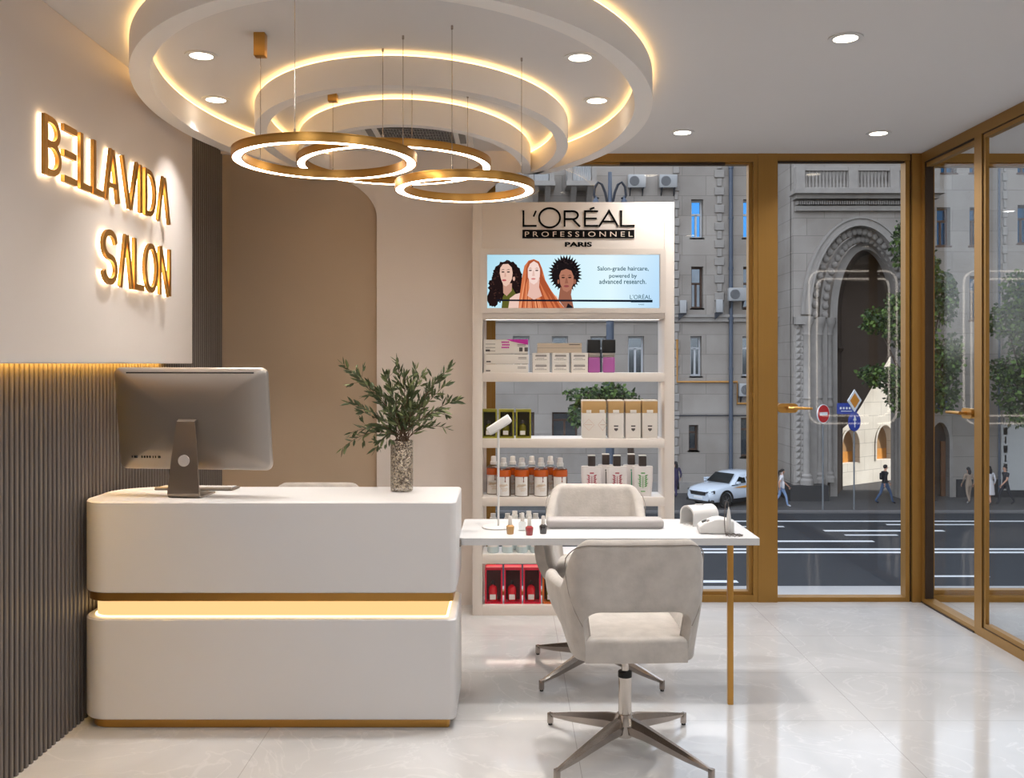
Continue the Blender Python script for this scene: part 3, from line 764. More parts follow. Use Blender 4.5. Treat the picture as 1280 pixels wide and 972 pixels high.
# hand rest
hx0, hx1 = PX(683.5, 4.77), PX(829.5, 4.77)
hc = thing('hand_rest', ((hx0+hx1)/2, 4.80, TZ), 'long grey padded hand rest on the manicure table', 'hand rest')
MB().rbox(-(hx1-hx0)/2, -.055, .002, (hx1-hx0)/2, .055, .048, .016, 4).build('cushion', GREYP, hc)
m = MB(); m.rbox(-(hx1-hx0)/2+.02, -.045, 0, (hx1-hx0)/2-.02, .045, .006, .002); m.build('base', WPLAST, hc)
# ultraviolet nail lamp: arched tunnel
uv = thing('nail_lamp', (.972, 4.90, TZ), 'white arched tunnel lamp for drying nails on the table corner', 'nail lamp', rz=R(24))
o_ = [(-.062, 0)]+[(-.062*math.cos(R(a)), .052+.048*math.sin(R(a))) for a in range(0, 181, 12)]+[(.062, 0)]
i_ = [(.054, 0)]+[(.054*math.cos(R(a)), .05+.041*math.sin(R(a))) for a in range(0, 181, 12)]+[(-.054, 0)]
m = MB(); n = len(o_)
inner = i_[::-1]
vs = []
for h in (-.075, .075):
    vs += [(h, a, b) for a, b in o_]+[(h, a, b) for a, b in inner]
fs = []
for k in range(n-1):
    fs += [(k, k+1, 2*n+k+1, 2*n+k), (n+k, 3*n+k, 3*n+k+1, n+k+1), (k, n+k, n+k+1, k+1), (2*n+k, 2*n+k+1, 3*n+k+1, 3*n+k)]
fs += [(0, 2*n, 3*n, n), (n-1, 2*n-1, 4*n-1, 3*n-1)]
m.add(vs, fs); bd = m.build('housing', WPLAST, uv, 40)
MB().rbox(-.02, -.012, .0985, .02, .012, .103, .002).build('switch', GREYP, uv)
MB().box(-.07, -.053, .0, .07, .053, .004).build('base_plate', WPLAST, uv)
# nail drill
nd = thing('nail_drill', (1.002, 4.655, TZ), 'white nail drill machine with handpiece and coiled cord', 'nail drill', rz=R(-4))
m = MB(); prof = [(-.083, .002), (.083, .002), (.083, .062), (.02, .075), (-.01, .072), (-.06, .052), (-.083, .036)]
m.prism(prof, -.05, .05, 'y'); o = m.build('housing', WPLAST, nd)
b = o.modifiers.new('b', 'BEVEL'); b.width = .008; b.segments = 3; b.limit_method = 'ANGLE'; apply_mods(o); o.data.shade_smooth(); o.data.set_sharp_from_angle(angle=R(50))
m = MB(); m.M = Matrix.Translation((-.052, 0, .0555)) @ Matrix.Rotation(R(-22), 4, 'Y'); m.rbox(-.014, -.02, -.002, .014, .02, .003, .001); m.build('display', BLACKP, nd)
m = MB(); m.M = Matrix.Translation((-.040, -.034, .060)) @ Matrix.Rotation(R(-22), 4, 'Y'); m.lathe([(.009, 0), (.009, .006), (.007, .008), (.001, .008)], seg=16); m.build('dial', GREYP, nd)
MB().rbox(.040, -.064, .02, .064, -.05, .05, .003).build('holder', WPLAST, nd)
m = MB((0, 0, 0)); m.lathe([(.004, .018), (.0085, .024), (.010, .05), (.0105, .085), (.008, .105), (.0055, .122), (.003, .127), (.0015, .138)], c=(.052, -.075), seg=16); m.build('handpiece', WPLAST, nd)
m = MB(); pts = []
for k in range(46):
    t = k/45; a = t*2*PI*1.55-PI/2
    pts.append((.075+.042*math.cos(a)*(1-.2*t), -.085+.028*math.sin(a)*(1-.2*t), .004+.003*math.sin(k*1.9)))
pts = [(.037, -.072, .155), (.034, -.074, .12), (.032, -.074, .06), (.034, -.08, .01)]+pts[6:]
m.tube(pts, .0022, 6); m.tube([(.037, -.072, .155), (.043, -.074, .165), (.05, -.075, .155), (.052, -.075, .136)], .002, 6); m.build('cord', mat('grey_cord', (96, 88, 84), .5), nd)
# ------------------------------------------------------------------ product display
GY, GB = 6.11, 6.375          # front and back of the unit
def SX(x): return PX(x, GY)
def SZ(y): return PZ(y, GY)
gx0, gx1 = SX(590.5), SX(843)
GO = ((gx0+gx1)/2, 6.24, 0)
pd = thing('product_display', GO, 'tall cream open display shelving with black logo header and lit screen', 'display shelves')
il, ir = SX(603), SX(830.5)
MB(GO).rbox(gx0, GY, 0, il, GB, SZ(252.5), .003).build('side_panel', DISP, pd)
MB(GO).rbox(ir, GY, 0, gx1, GB, SZ(252.5), .003).build('side_panel', DISP, pd)
hz0 = SZ(398.5)
hp = MB(GO).rbox(il, GY+.002, hz0, ir, GB, SZ(252.5), .002).build('header_panel', DISP, pd)
# raised surround of the screen
m = MB(GO); a, b, c, d = SX(600), SX(832), SZ(391), SZ(311); e, f, g, h = SX(608.5), SX(825), SZ(385), SZ(318)
m.box(a, GY-.012, c, e, GY+.004, d); m.box(f, GY-.012, c, b, GY+.004, d); m.box(e, GY-.012, c, f, GY+.004, g); m.box(e, GY-.012, h, f, GY+.004, d)
m.build('screen_surround', DISP, pd)
boards = [(466, 477), (548.4, 559.6), (621.6, 632.5), (693, 704.6), (756.5, 769.6)]
SHZ = []
for yt, yb in boards:
    z1, z0 = SZ(yt), max(0, SZ(yb)); SHZ.append(z1)
    sh = MB(GO).rbox(il-.001, GY+.001, z0, ir+.001, GB, z1, .002).build('shelf', DISP, pd)
    MB(GO).box(il+.004, GY+.016, z1, ir-.004, GB-.004, z1+.0015).build('shelf_top', DISPLIT, sh)
for zz in [hz0]+[SZ(b[1]) for b in boards[:4]]:
    MB(GO).box(il+.02, GY+.10, zz-.0006, ir-.02, GY+(.125 if zz < 1.6 else .106), zz+.004).build('light_strip', LED_SHELF, pd)
# black logo lettering
def LX_(x): return SX(580+x/3.889)
def LZ_(y): return SZ(230+y/3.889)
m = MB(GO); ya, yb = GY-.003, GY+.002
def st(pts, w=8, closed=False): m.stroke([(LX_(x), LZ_(y)) for x, y in pts], w/3.889*GY/F, ya, yb, closed)
st([(289, 128), (289, 203), (353, 203)], 9); st([(350, 130), (338, 158)], 8)
st([(416+51*math.cos(R(a)), 164+47*math.sin(R(a))) for a in range(0, 360, 10)], 9, True)
st([(489, 207), (489, 132), (530, 132)]+[(530+24*math.cos(R(a)), 151+19*math.sin(R(a))) for a in range(-75, 91, 15)]+[(489, 170)], 9); st([(528, 170), (564, 207)], 9)
st([(652, 132), (588, 132), (588, 203), (652, 203)], 9); st([(588, 167), (645, 167)], 8); st([(612, 122), (634, 114)], 7)
st([(656, 207), (705, 131), (750, 207)], 9); st([(674, 182), (734, 182)], 8)
st([(764, 128), (764, 203), (829, 203)], 9)
m.box(LX_(284), ya, LZ_(263), LX_(828), yb, LZ_(222))
text_mb(m, 'PARIS', LX_(490), LX_(622), LZ_(305), LZ_(281), GY-.0015, bold=.045)
lg = m.build('logo_lettering', BLACKINK, pd)
m = MB(GO); text_mb(m, 'P R O F E S S I O N N E L', LX_(296), LX_(820), LZ_(256), LZ_(231), ya-.001); m.build('bar_lettering', CREAMINK, lg)
# lit screen with advertisement
def AXm(x): return SX(595+x/5.3333)
def AZm(y): return SZ(310+y/5.3333)
class Pic:
    def __init__(s): s.v = []; s.f = []; s.c = []; s.k = 0
    def poly(s, pts, col):
        yy = GY-.001-s.k*.00008; s.k += 1; b = len(s.v)
        s.v += [(AXm(min(1222, max(75, x)))-GO[0], yy-GO[1], AZm(min(400, max(45, y)))-GO[2]) for x, y in pts]
        s.f.append(tuple(range(b, b+len(pts)))); s.c.append(col if isinstance(col, list) else [col]*len(pts))
    def ell(s, cx, cy, rx, ry, col, n=24, jag=0., rn=random.Random(3), rot=0.):
        pts = []
        for i in range(n):
            a = 2*PI*i/n; k = 1+(jag*rn.uniform(-1, 1) if not (jag > .2) else jag*(1 if i % 2 else -.55)*rn.uniform(.5, 1))
            x, y = rx*k*math.cos(a), ry*k*math.sin(a); pts.append((cx+x*math.cos(rot)-y*math.sin(rot), cy+x*math.sin(rot)+y*math.cos(rot)))
        s.poly(pts, col)
    def build(s, name, m, parent):
        me = bpy.data.meshes.new(name); me.from_pydata(s.v, [], s.f); me.materials.append(m)
        ca = me.color_attributes.new('Col', 'FLOAT_COLOR', 'CORNER')
        for p, cs in zip(me.polygons, s.c):
            for li, c in zip(p.loop_indices, cs): ca.data[li].color = rgb(*c)
        o = bpy.data.objects.new(name, me); COL.objects.link(o); o.parent = parent; return o
P = Pic()
P.poly([(75, 45), (400, 45), (400, 400), (75, 400)], [(172, 218, 236), (196, 232, 246), (206, 238, 250), (186, 226, 242)])
P.poly([(400, 45), (900, 45), (900, 400), (400, 400)], [(196, 232, 246), (224, 244, 252), (222, 246, 252), (206, 238, 250)])
P.poly([(900, 45), (1222, 45), (1222, 400), (900, 400)], [(224, 244, 252), (196, 228, 250), (180, 216, 246), (222, 246, 252)])
rn = random.Random(5)
HB, HB2 = (34, 22, 22), (62, 40, 36)
P.ell(205, 180, 92, 95, HB, 40, .07, rn); P.ell(150, 265, 66, 92, HB, 36, .10, rn); P.ell(262, 225, 50, 100, HB, 36, .08, rn); P.ell(112, 335, 36, 58, HB, 26, .14, rn)
for i in range(90):
    a = rn.uniform(0, 2*PI); q = rn.uniform(.55, 1.05)
    P.ell(190+100*q*math.cos(a)*(.9 if math.sin(a) < 0 else 1.1), 225+135*q*math.sin(a), 6, 5, HB2 if rn.random() < .6 else (20, 14, 16), 7)
P.poly([(170, 400), (178, 330), (195, 290), (240, 262), (262, 300), (300, 330), (310, 400)], (92, 92, 40))
P.poly([(180, 235), (240, 235), (238, 285), (205, 320), (182, 300)], (196, 150, 132))
SK = (228, 190, 172)
P.poly([(162, 132), (180, 108), (215, 106), (238, 130), (244, 165), (240, 205), (222, 240), (200, 256), (182, 246), (166, 205), (158, 165)], SK)
P.ell(253, 205, 8, 14, (214, 168, 150), 12)
for x in (180, 216): P.ell(x, 160, 11, 4.5, (60, 42, 40), 12); P.poly([(x-15, 148), (x, 141), (x+15, 146), (x, 146)], (70, 48, 44))
P.poly([(192, 165), (198, 165), (202, 190), (188, 193)], (206, 162, 146)); P.ell(188, 215, 15, 6.5, (182, 92, 96), 14)
OR, OR2, OR3 = (206, 116, 74), (168, 82, 50), (232, 152, 108)
P.poly([(215, 400), (225, 335), (262, 308), (330, 290), (470, 290), (540, 320), (570, 400)], (232, 196, 182))
P.poly([(385, 74), (350, 84), (322, 120), (308, 190), (298, 270), (288, 340), (284, 400), (590, 400), (545, 345), (498, 278), (462, 215), (440, 135), (420, 90)], OR)
for i in range(34):
    x = rn.uniform(295, 470); t = (x-295)/180
    x2 = 285+t*300+rn.uniform(-8, 8)
    P.poly([(330+t*100, 150+rn.uniform(-20, 60)), (333+t*100, 150), (x2+6, 400), (x2-3, 400)], OR2 if rn.random() < .55 else OR3)
P.poly([(352, 205), (424, 205), (420, 262), (440, 320), (385, 345), (342, 318), (356, 265)], (226, 184, 170))
P.poly([(342, 150), (350, 105), (385, 86), (415, 104), (428, 150), (424, 195), (408, 228), (385, 244), (362, 230), (346, 195)], (240, 212, 202))
P.poly([(385, 78), (350, 90), (334, 140), (336, 240), (346, 200), (345, 140), (360, 106), (385, 88), (412, 104), (426, 140), (426, 200), (438, 250), (442, 160), (424, 100)], OR2)
for x in (362, 405): P.ell(x, 150, 11, 4.5, (96, 74, 70), 12); P.poly([(x-15, 138), (x, 132), (x+14, 137), (x, 137)], (176, 116, 88))
P.poly([(379, 152), (387, 152), (392, 186), (374, 188)], (222, 186, 174)); P.ell(382, 206, 15, 6, (206, 128, 124), 14)
P.ell(595, 170, 96, 108, (28, 22, 24), 64, .24, rn); P.ell(595, 180, 90, 98, (28, 22, 24), 30)
for i in range(60):
    a = rn.uniform(0, 2*PI); q = rn.uniform(.6, 1.0); P.ell(595+92*q*math.cos(a), 172+105*q*math.sin(a), 5, 5, (52, 40, 40) if rn.random() < .5 else (14, 10, 12), 6)
P.poly([(560, 262), (640, 262), (632, 310), (650, 400), (590, 400), (548, 345)], (150, 96, 76))
P.poly([(600, 400), (612, 368), (640, 390), (646, 400)], (34, 30, 34))
P.poly([(554, 185), (566, 152), (600, 140), (634, 152), (650, 190), (650, 235), (632, 275), (605, 295), (580, 282), (560, 240)], (176, 118, 96))
P.ell(657, 225, 9, 17, (150, 96, 78), 12); P.ell(548, 225, 7, 15, (150, 96, 78), 12)
for x in (580, 624): P.ell(x, 198, 12, 4.5, (36, 24, 22), 12); P.poly([(x-16, 186), (x, 180), (x+16, 184), (x, 185)], (44, 28, 26))
P.poly([(598, 200), (606, 200), (614, 236), (590, 238)], (150, 96, 78)); P.ell(602, 255, 18, 7.5, (146, 76, 74), 14)
P.poly([(140, 343), (1030, 346), (1030, 360), (140, 354)], (22, 26, 40)); P.poly([(1030, 346), (1174, 346), (1174, 363), (1030, 363)], (18, 34, 48))
scr = P.build('screen', vcolmat('lit_advert_screen', .95), pd)
INK = emit('advert_text_ink', (40, 84, 96), .9); INK2 = emit('advert_text_white', (230, 244, 250), .9)
m = MB(GO); yt = GY-.018
text_mb(m, 'Salon-grade haircare,', AXm(808), AXm(1148), AZm(160), AZm(123), yt, bold=.012)
text_mb(m, 'powered by', AXm(886), AXm(1070), AZm(208), AZm(172), yt, bold=.012)
text_mb(m, 'advanced research.', AXm(820), AXm(1132), AZm(240), AZm(208), yt, bold=.012)
text_mb(m, "L'OR\u00c9AL", AXm(1024), AXm(1166), AZm(341), AZm(306), yt)
text_mb(m, 'PARIS', AXm(1082), AXm(1118), AZm(381), AZm(373), yt)
m.build('screen_lettering', INK, scr)
m = MB(GO); text_mb(m, 'PROFESSIONNEL', AXm(1032), AXm(1168), AZm(360), AZm(349), yt); m.build('screen_lettering', INK2, scr)
# ------------------------------------------------------------------ products on the shelves
CARDW = mat('white_cardboard', (226, 220, 212), .6, 0, .02, 12)
CARDC = mat('cream_cardboard', (206, 190, 170), .6, 0, .03, 12)
MAGENTA = mat('magenta_print', (196, 32, 160), .5)
PRINT = mat('grey_print', (84, 78, 76), .6)
PURP = mat('mauve_bottle', (172, 92, 160), .2, 0, .05, coat=.6)
OLIVEC = mat('olive_cardboard', (138, 132, 30), .55, 0, .05, 15)
OLIVED = mat('olive_box_inside', (70, 62, 30), .6)
OLIVEB = mat('olive_bottle_liquid', (112, 104, 20), .15, 0, .05, coat=.6)
TAN = mat('tan_gold_print', (196, 158, 104), .45, .2, .05, 15)
AMBER = mat('amber_shampoo', (186, 82, 20), .15, 0, .1, 20, coat=.8)
SMOKE = mat('smoky_clear_bottle', (120, 100, 84), .12, 0, .1, 20, coat=.8)
LABELW = mat('white_label', (232, 228, 224), .5)
GOLDP = mat('gold_print', (190, 146, 70), .4, .4)
CAPD = mat('dark_brown_cap', (62, 52, 48), .35)
BOTW = mat('white_pump_bottle', (230, 224, 222), .3, 0, .01)
REDP = mat('red_print', (170, 24, 60), .5)
GRNP = mat('green_print', (64, 150, 56), .5)
TEALP = mat('teal_print', (40, 160, 120), .5)
AQUA = mat('pale_aqua_bottle', (206, 220, 222), .25, 0, .03)
REDC = mat('red_cardboard', (200, 18, 52), .5, 0, .05, 12)
REDD = mat('red_box_inside', (92, 58, 58), .6)
REDB = mat('red_bottle', (214, 28, 44), .15, 0, .05, coat=.8)
ORANGEC = mat('orange_cardboard', (196, 92, 24), .5)
ZT = [z+.0015 for z in SHZ]
def bx(px): return SX(px)*1.0
# shelf 1: three long cartons in a stack
zz = ZT[0]; xs0, xs1 = bx(605), bx(660.5)
hts = [(SZ(455)-SZ(466)), (SZ(442.3)-SZ(455)), (SZ(424)-SZ(442.3))]
zc = zz
for i, h in enumerate(hts):
    w = xs1-xs0; xc = (xs0+xs1)/2+(0, .003, -.002)[i]
    t = thing('product_carton', (xc, 6.215, zc), ['long white carton at the bottom of the stack with the magenta topped carton', 'long white carton in the middle of the stack with the magenta topped carton', 'white carton with magenta corner on top of its stack'][i], 'carton', 'long white cartons on the top shelf')
    MB().rbox(-w/2, -.075, 0, w/2, .075, h-.0025, .0025, 2).build('box', CARDW, t)
    m = MB()
    for k in range(2): m.box(w*.26, -.0758, h*.62-k*.008, w*.45, -.075, h*.62-k*.008+.003)
    m.box(-w*.46, -.0758, h*.16, -w*.36, -.075, h*.30)
    if i == 2:
        for k in range(3): m.box(-w*.46, -.0758, h*.18+k*.022, -w*.24, -.075, h*.18+k*.022+.003)
        for k in range(2): m.box(w*.30+k*.034, -.0758, h*.16, w*.30+k*.034+.022, -.075, h*.44)
    m.build('print', PRINT, t)
    if i == 2:
        m = MB(); m.prism([(0, h), (w*.12, h*.86), (w*.3, h*.74), (w/2, h*.62), (w/2, h)], -.0757, -.075, 'y')
        for r in range(3):
            for k in range(5): m.prism(rrect(-w*.1+k*.010+(r % 2)*.003, h*.38+r*.017, -w*.1+k*.010+.009+(r % 2)*.003, h*.38+r*.017+.011, .003, 2), -.0757, -.075, 'y')
        m.build('magenta_print', MAGENTA, t)
    zc += h
# six small cream cartons, two rows of three, and one long flat carton on top
cw = .108; ch = (SZ(441)-SZ(466))/2
first = None
for k, x in enumerate((676.5, 701, 724.8)):
    for lv in range(2):
        lab = ['lower', 'upper'][lv]+' small cream carton, '+['beside the magenta cornered carton stack', 'between its two neighbours', 'beside the mauve bottles'][k]
        if first is None:
            first = thing('small_carton', (bx(x), 6.195, zz+lv*ch), lab, 'carton', 'small cream cartons on the top shelf')
            MB().rbox(-cw/2, -.055, 0, cw/2, .055, ch-.0008, .0012, 1).build('box', CARDW, first)
            m = MB(); m.box(-.036, -.0556, .040, .036, -.055, .047); m.box(-.034, -.0556, .052, .034, -.055, .054)
            for q in range(9): m.box(-.038+q*.0085, -.0556, .018, -.038+q*.0085+.005, -.055, .022)
            m.box(-.03, -.0556, .028, .02, -.055, .030); m.build('print', PRINT, first)
        else: dup(first, (bx(x), 6.195, zz+lv*ch), 0, lab)
t = thing('flat_carton', (bx(700), 6.215, zz+2*ch), 'long flat tan carton lying on top of the small cream cartons', 'carton')
MB().rbox(-.142, -.06, 0, .142, .06, .062, .0015, 1).build('box', CARDC, t)
m = MB(); m.box(-.142, -.0606, .030, .142, -.06, .0315); m.box(.06, -.0606, .05, .13, -.06, .055); m.build('print', PRINT, t)
# two mauve bottles with tall black caps
first = None
for x, lab in ((743.5, 'mauve bottle with tall black cap, beside the small cream cartons'), (762.3, 'mauve bottle with tall black cap, at the open end of the top shelf row')):
    if first is None:
        first = thing('mauve_bottle', (bx(x), 6.2, zz), lab, 'bottle', 'mauve bottles on the top shelf')
        m = MB(); m.rbox(-.039, -.035, 0, .039, .035, .10, .008, 3); m.build('bottle', PURP, first)
        MB().rbox(-.038, -.034, .10, .038, .034, .128, .006, 2).build('collar', ALUS, first)
        MB().rbox(-.042, -.0375, .128, .042, .0375, .212, .003, 2).build('cap', BLACKP, first)
    else: dup(first, (bx(x), 6.2, zz), 0, lab)
# shelf 2: window boxes and white gold boxes
FILM = glassmat('clear_film', (252, 252, 252), .01, k=.2)
def windowbox(name, x, y, z, w, h, d, cm, im, bm_, label, group, capm):
    t = thing(name, (x, y, z), label, 'boxed bottle', group)
    m = MB(); e = .010
    m.box(-w/2, -d/2, 0, -w/2+e, d/2, h); m.box(w/2-e, -d/2, 0, w/2, d/2, h); m.box(-w/2, -d/2, 0, w/2, d/2, e); m.box(-w/2, -d/2, h-e*1.6, w/2, d/2, h)
    m.build('box', cm, t)
    MB().box(-w/2+e, d/2-.004, e, w/2-e, d/2-.002, h-e).build('back_card', im, t)
    b = MB().lathe([(.001, e), (w*.23, e+.001), (w*.25, e+.006), (w*.25, h*.38), (w*.2, h*.44), (w*.09, h*.47), (w*.09, h*.50)], c=(-w*.05, 0), seg=16).build('bottle', bm_, t)
    MB().lathe([(w*.11, h*.50), (w*.11, h*.56), (w*.06, h*.60), (.001, h*.61)], c=(-w*.05, 0), seg=12).build('cap', capm, b)
    MB().box(-w*.05-w*.17, -w*.262, e+h*.06, -w*.05+w*.17, -w*.25, e+h*.2).build('label', LABELW, b)
    MB().box(-w/2+e, -d/2+.002, e, w/2-e, -d/2+.003, h-e).build('window_film', FILM, t)
    return t
ob = windowbox('gift_box', bx(611.5), 6.19, ZT[1], .098, .185, .085, OLIVEC, OLIVED, OLIVEB, 'olive window box with bottle, beside the gold window frame', 'olive window boxes', CAPD)
dup(ob, (bx(633), 6.19, ZT[1]), 0, 'olive window box with bottle, middle of the three behind the lamp head')
dup(ob, (bx(654.5), 6.19, ZT[1]), 0, 'olive window box with bottle, nearest the middle of the shelf')
def wbox(x, w, lab, wide=False):
    t = thing('white_gold_box', (x, 6.2, ZT[1]), lab, 'boxed bottle', 'white and gold boxes on the second shelf')
    h = .245
    MB().rbox(-w/2, -.05, 0, w/2, .05, h, .004, 2).build('box', CARDW, t)
    MB().rbox(-w/2-.0006, -.0512, h*.655, w/2+.0006, .0505, h*.97, .003, 2).build('gold_panel', TAN, t)
    m = MB()
    if not wide:
        m.box(-.014, -.0508, h*.30, .014, -.05, h*.335); m.prism([(-.012, h*.26), (.012, h*.26), (.012, h*.22), (0, h*.18), (-.012, h*.22)], -.0508, -.05, 'y')
        m.build('print', PRINT, t)
        MB().rbox(-.02, -.053, h*.655, .02, -.0505, h*.74, .002).build('nozzle_print', CARDW, t)
    else:
        m.stroke([(-.035, h*.2), (-.035-.035, h*.35), (-.035, h*.5), (0, h*.35)], .002, -.0508, -.05, True); m.stroke([(.055, h*.2), (.025, h*.35), (.055, h*.5), (.078, h*.35)], .002, -.0508, -.05, True)
        m.box(-.06, -.0508, h*.345, -.012, -.05, h*.36); m.box(.038, -.0508, h*.345, .07, -.05, h*.36); m.build('print', mat('pale_pink_print', (206, 176, 160), .5), t)
        m = MB()
        for q in (-.035, .05): m.rbox(q-.016, -.053, h*.655, q+.016, -.0505, h*.74, .002)
        m.build('nozzle_print', CARDW, t)
    return t
wbox(bx(743.5), .152, 'wide white box with gold top, beside three narrow ones', True)
wb = wbox(bx(771), .098, 'narrow white box with gold top, next to the wide box')
dup(wb, (bx(792.6), 6.2, ZT[1]), 0, 'narrow white box with gold top, middle of three')
dup(wb, (bx(813.6), 6.2, ZT[1]), 0, 'narrow white box with gold top, against the shelf end')
# shelf 3: amber shampoo bottles in two rows
def amber(x, y, lab):
    t = thing('shampoo_bottle', (x, y, ZT[2]), lab, 'bottle', 'amber shampoo bottles')
    MB().lathe([(.001, 0), (.046, .001), (.048, .006), (.048, .148), (.047, .154)], seg=24).build('bottle', SMOKE, t)
    MB().lathe([(.0482, .128), (.0484, .13), (.0484, .158), (.046, .170), (.0462, .171)], seg=24, cap=False).build('shampoo', AMBER, t)
    MB().lathe([(.0475, .160), (.042, .176), (.028, .190), (.017, .194)], seg=24).build('shoulder', GLASSC, t)
    MB().lathe([(.022, .192), (.022, .212), (.0175, .214), (.0165, .243), (.014, .246), (.001, .246)], seg=20).build('cap', WPLAST, t)
    m = MB(); vs = []; 
    rows = [[(.0488*math.sin(R(a)), -.0488*math.cos(R(a)), z) for a in range(-62, 52, 6)] for z in (.006, .127)]
    m.grid(rows); lb = m.build('label', LABELW, t)
    m = MB()
    for zq, a0, a1, w in ((.075, -30, 34, .005), (.066, -40, 10, .004), (.052, -20, 36, .003), (.04, -10, 30, .003)):
        pts = [(.0492*math.sin(R(a)), -.0492*math.cos(R(a)), zq+.004*math.sin(a*.35)) for a in range(a0, a1, 4)]; m.tube(pts, w/3, 4)
    m.build('print', GOLDP, lb)
    m = MB(); q = R(12)
    pts = [(.0492*math.sin(q), -.0492*math.cos(q), z) for z in (.13, .12, .112, .104, .098, .094)]; m.tube(pts, [.005, .003, .0016, .002, .0045, .002], 8); m.build('drip_print', mat('brown_drip', (120, 52, 14), .4), lb)
    return t
names = ['behind the lamp stem, front row', 'second along the front row', 'third along the front row', 'last along the front row, beside the chair back']
ab = None
for k, x in enumerate((629.5, 652.5, 676.8, 700.8)):
    if ab is None: ab = amber(bx(x), 6.17, 'amber shampoo bottle '+names[k])
    else: dup(ab, (bx(x), 6.17, ZT[2]), 0, 'amber shampoo bottle '+names[k])
for k, x in enumerate((617, 641, 664.8, 688)):
    d = 6.28; dup(ab, (PX(x, d), d, ZT[2]), 0, 'amber shampoo bottle in the rear row, '+['against the gold frame', 'just past the lamp stem', 'in the middle', 'nearest the white bottles'][k])
def wbottle(x, y, pm, lab, slim=False):
    t = thing('conditioner_bottle', (x, y, ZT[2]), lab, 'bottle', 'white conditioner bottles with dark caps')
    w = .05 if slim else .066
    m = MB(); lv = [(.0, .82), (.006, .86), (.06, .93), (.12, .99), (.185, 1.0), (.192, .97)]
    L = [[(px, py, z) for px, py in rrect(-w*k, -.026*k, w*k, .026*k, .02*k, 5)] for z, k in lv]; n = len(L[0])
    m.add([p for l in L for p in l], [(r*n+k, r*n+(k+1) % n, (r+1)*n+(k+1) % n, (r+1)*n+k) for r in range(len(L)-1) for k in range(n)]+[tuple(range(n))[::-1], tuple(range((len(L)-1)*n, len(L)*n))])
    m.build('bottle', BOTW, t)
    MB().rbox(-.024, -.022, .192, .024, .022, .258, .005, 2).build('cap', CAPD, t)
    MB().rbox(-.024, -.022, .2575, .024, .022, .263, .003, 2).build('cap_top', WPLAST, t)
    m = MB(); yf = -.0272
    if not slim:
        m.box(-.013, yf, .146, .013, yf+.003, .153); m.box(-.014, yf, .03, .014, yf+.003, .035)
        for s in (-1, 1):
            for q in range(6):
                z = .06+q*.013; m.prism([(s*.008, z), (s*.022, z+.004), (s*(.034 if q % 2 else .027), z+.014), (s*.018, z+.012)], yf, yf+.003, 'y')
        m.box(-.0018, yf, .055, .0018, yf+.003, .13)
    else:
        m.box(-.003, yf, .06, .003, yf+.004, .15); m.box(-.006, yf, .155, .006, yf+.004, .162); m.box(-.014, yf, .04, .014, yf+.004, .046)
    m.build('print', pm, t)
wbottle(bx(740.5), 6.175, REDP, 'white conditioner bottle with red print, nearest the amber bottles')
wbottle(bx(772.5), 6.175, REDP, 'white conditioner bottle with red print, middle of the front row')
wbottle(bx(804.8), 6.175, GRNP, 'white conditioner bottle with green print at the shelf end')
wbottle(PX(757, 6.27), 6.27, PRINT, 'white bottle with thin grey print in the rear row', True)
wbottle(PX(788.8, 6.27), 6.27, TEALP, 'white bottle with thin teal print in the rear row', True)
# shelf 4: small pale bottles
sb = None
lab4 = ['pale small bottle, front row, next to the gold frame', 'pale small bottle, front row, just past the lamp stem', 'pale small bottle, front row, above the clear nail polish', 'pale small bottle, front row, nearest the chair']
for k, x in enumerate((616.2, 634.5, 652.5, 670)):
    if sb is None:
        sb = thing('lotion_bottle', (bx(x), 6.18, ZT[3]), lab4[k], 'bottle', 'pale lotion bottles on the fourth shelf')
        MB().lathe([(.001, 0), (.034, .001), (.037, .008), (.037, .17), (.033, .185), (.02, .195)], seg=20).build('bottle', AQUA, sb)
        MB().lathe([(.018, .195), (.021, .197), (.021, .225), (.0165, .227), (.0165, .25), (.001, .252)], seg=16).build('cap', WPLAST, sb)
        MB().grid([[(.0374*math.sin(R(a)), -.0374*math.cos(R(a)), z) for a in range(-55, 56, 8)] for z in (.04, .15)]).build('label', LABELW, sb)
    else: dup(sb, (bx(x), 6.18, ZT[3]), 0, lab4[k])
for x, l in ((643.5, 'pale small bottle in the rear row behind the lamp stem'), (661, 'pale small bottle in the rear row, farther from the lamp')):
    dup(sb, (PX(x, 6.29), 6.29, ZT[3]), 0, l)
# bottom shelf: red window boxes and an orange one
rb = windowbox('gift_box', bx(617), 6.19, ZT[4], .112, .232, .09, REDC, REDD, REDB, 'red window box with bottle, nearest the desk on the bottom shelf', 'red window boxes', BLACKP)
dup(rb, (bx(641.2), 6.19, ZT[4]), 0, 'red window box with bottle, middle of the bottom shelf trio')
dup(rb, (bx(665.3), 6.19, ZT[4]), 0, 'red window box with bottle, partly behind the rear chair arm')
windowbox('gift_box', bx(689.5), 6.19, ZT[4], .112, .232, .09, ORANGEC, REDD, OLIVEB, 'orange window box peeking out behind the chair, next to the red boxes', 'orange window boxes', BLACKP)
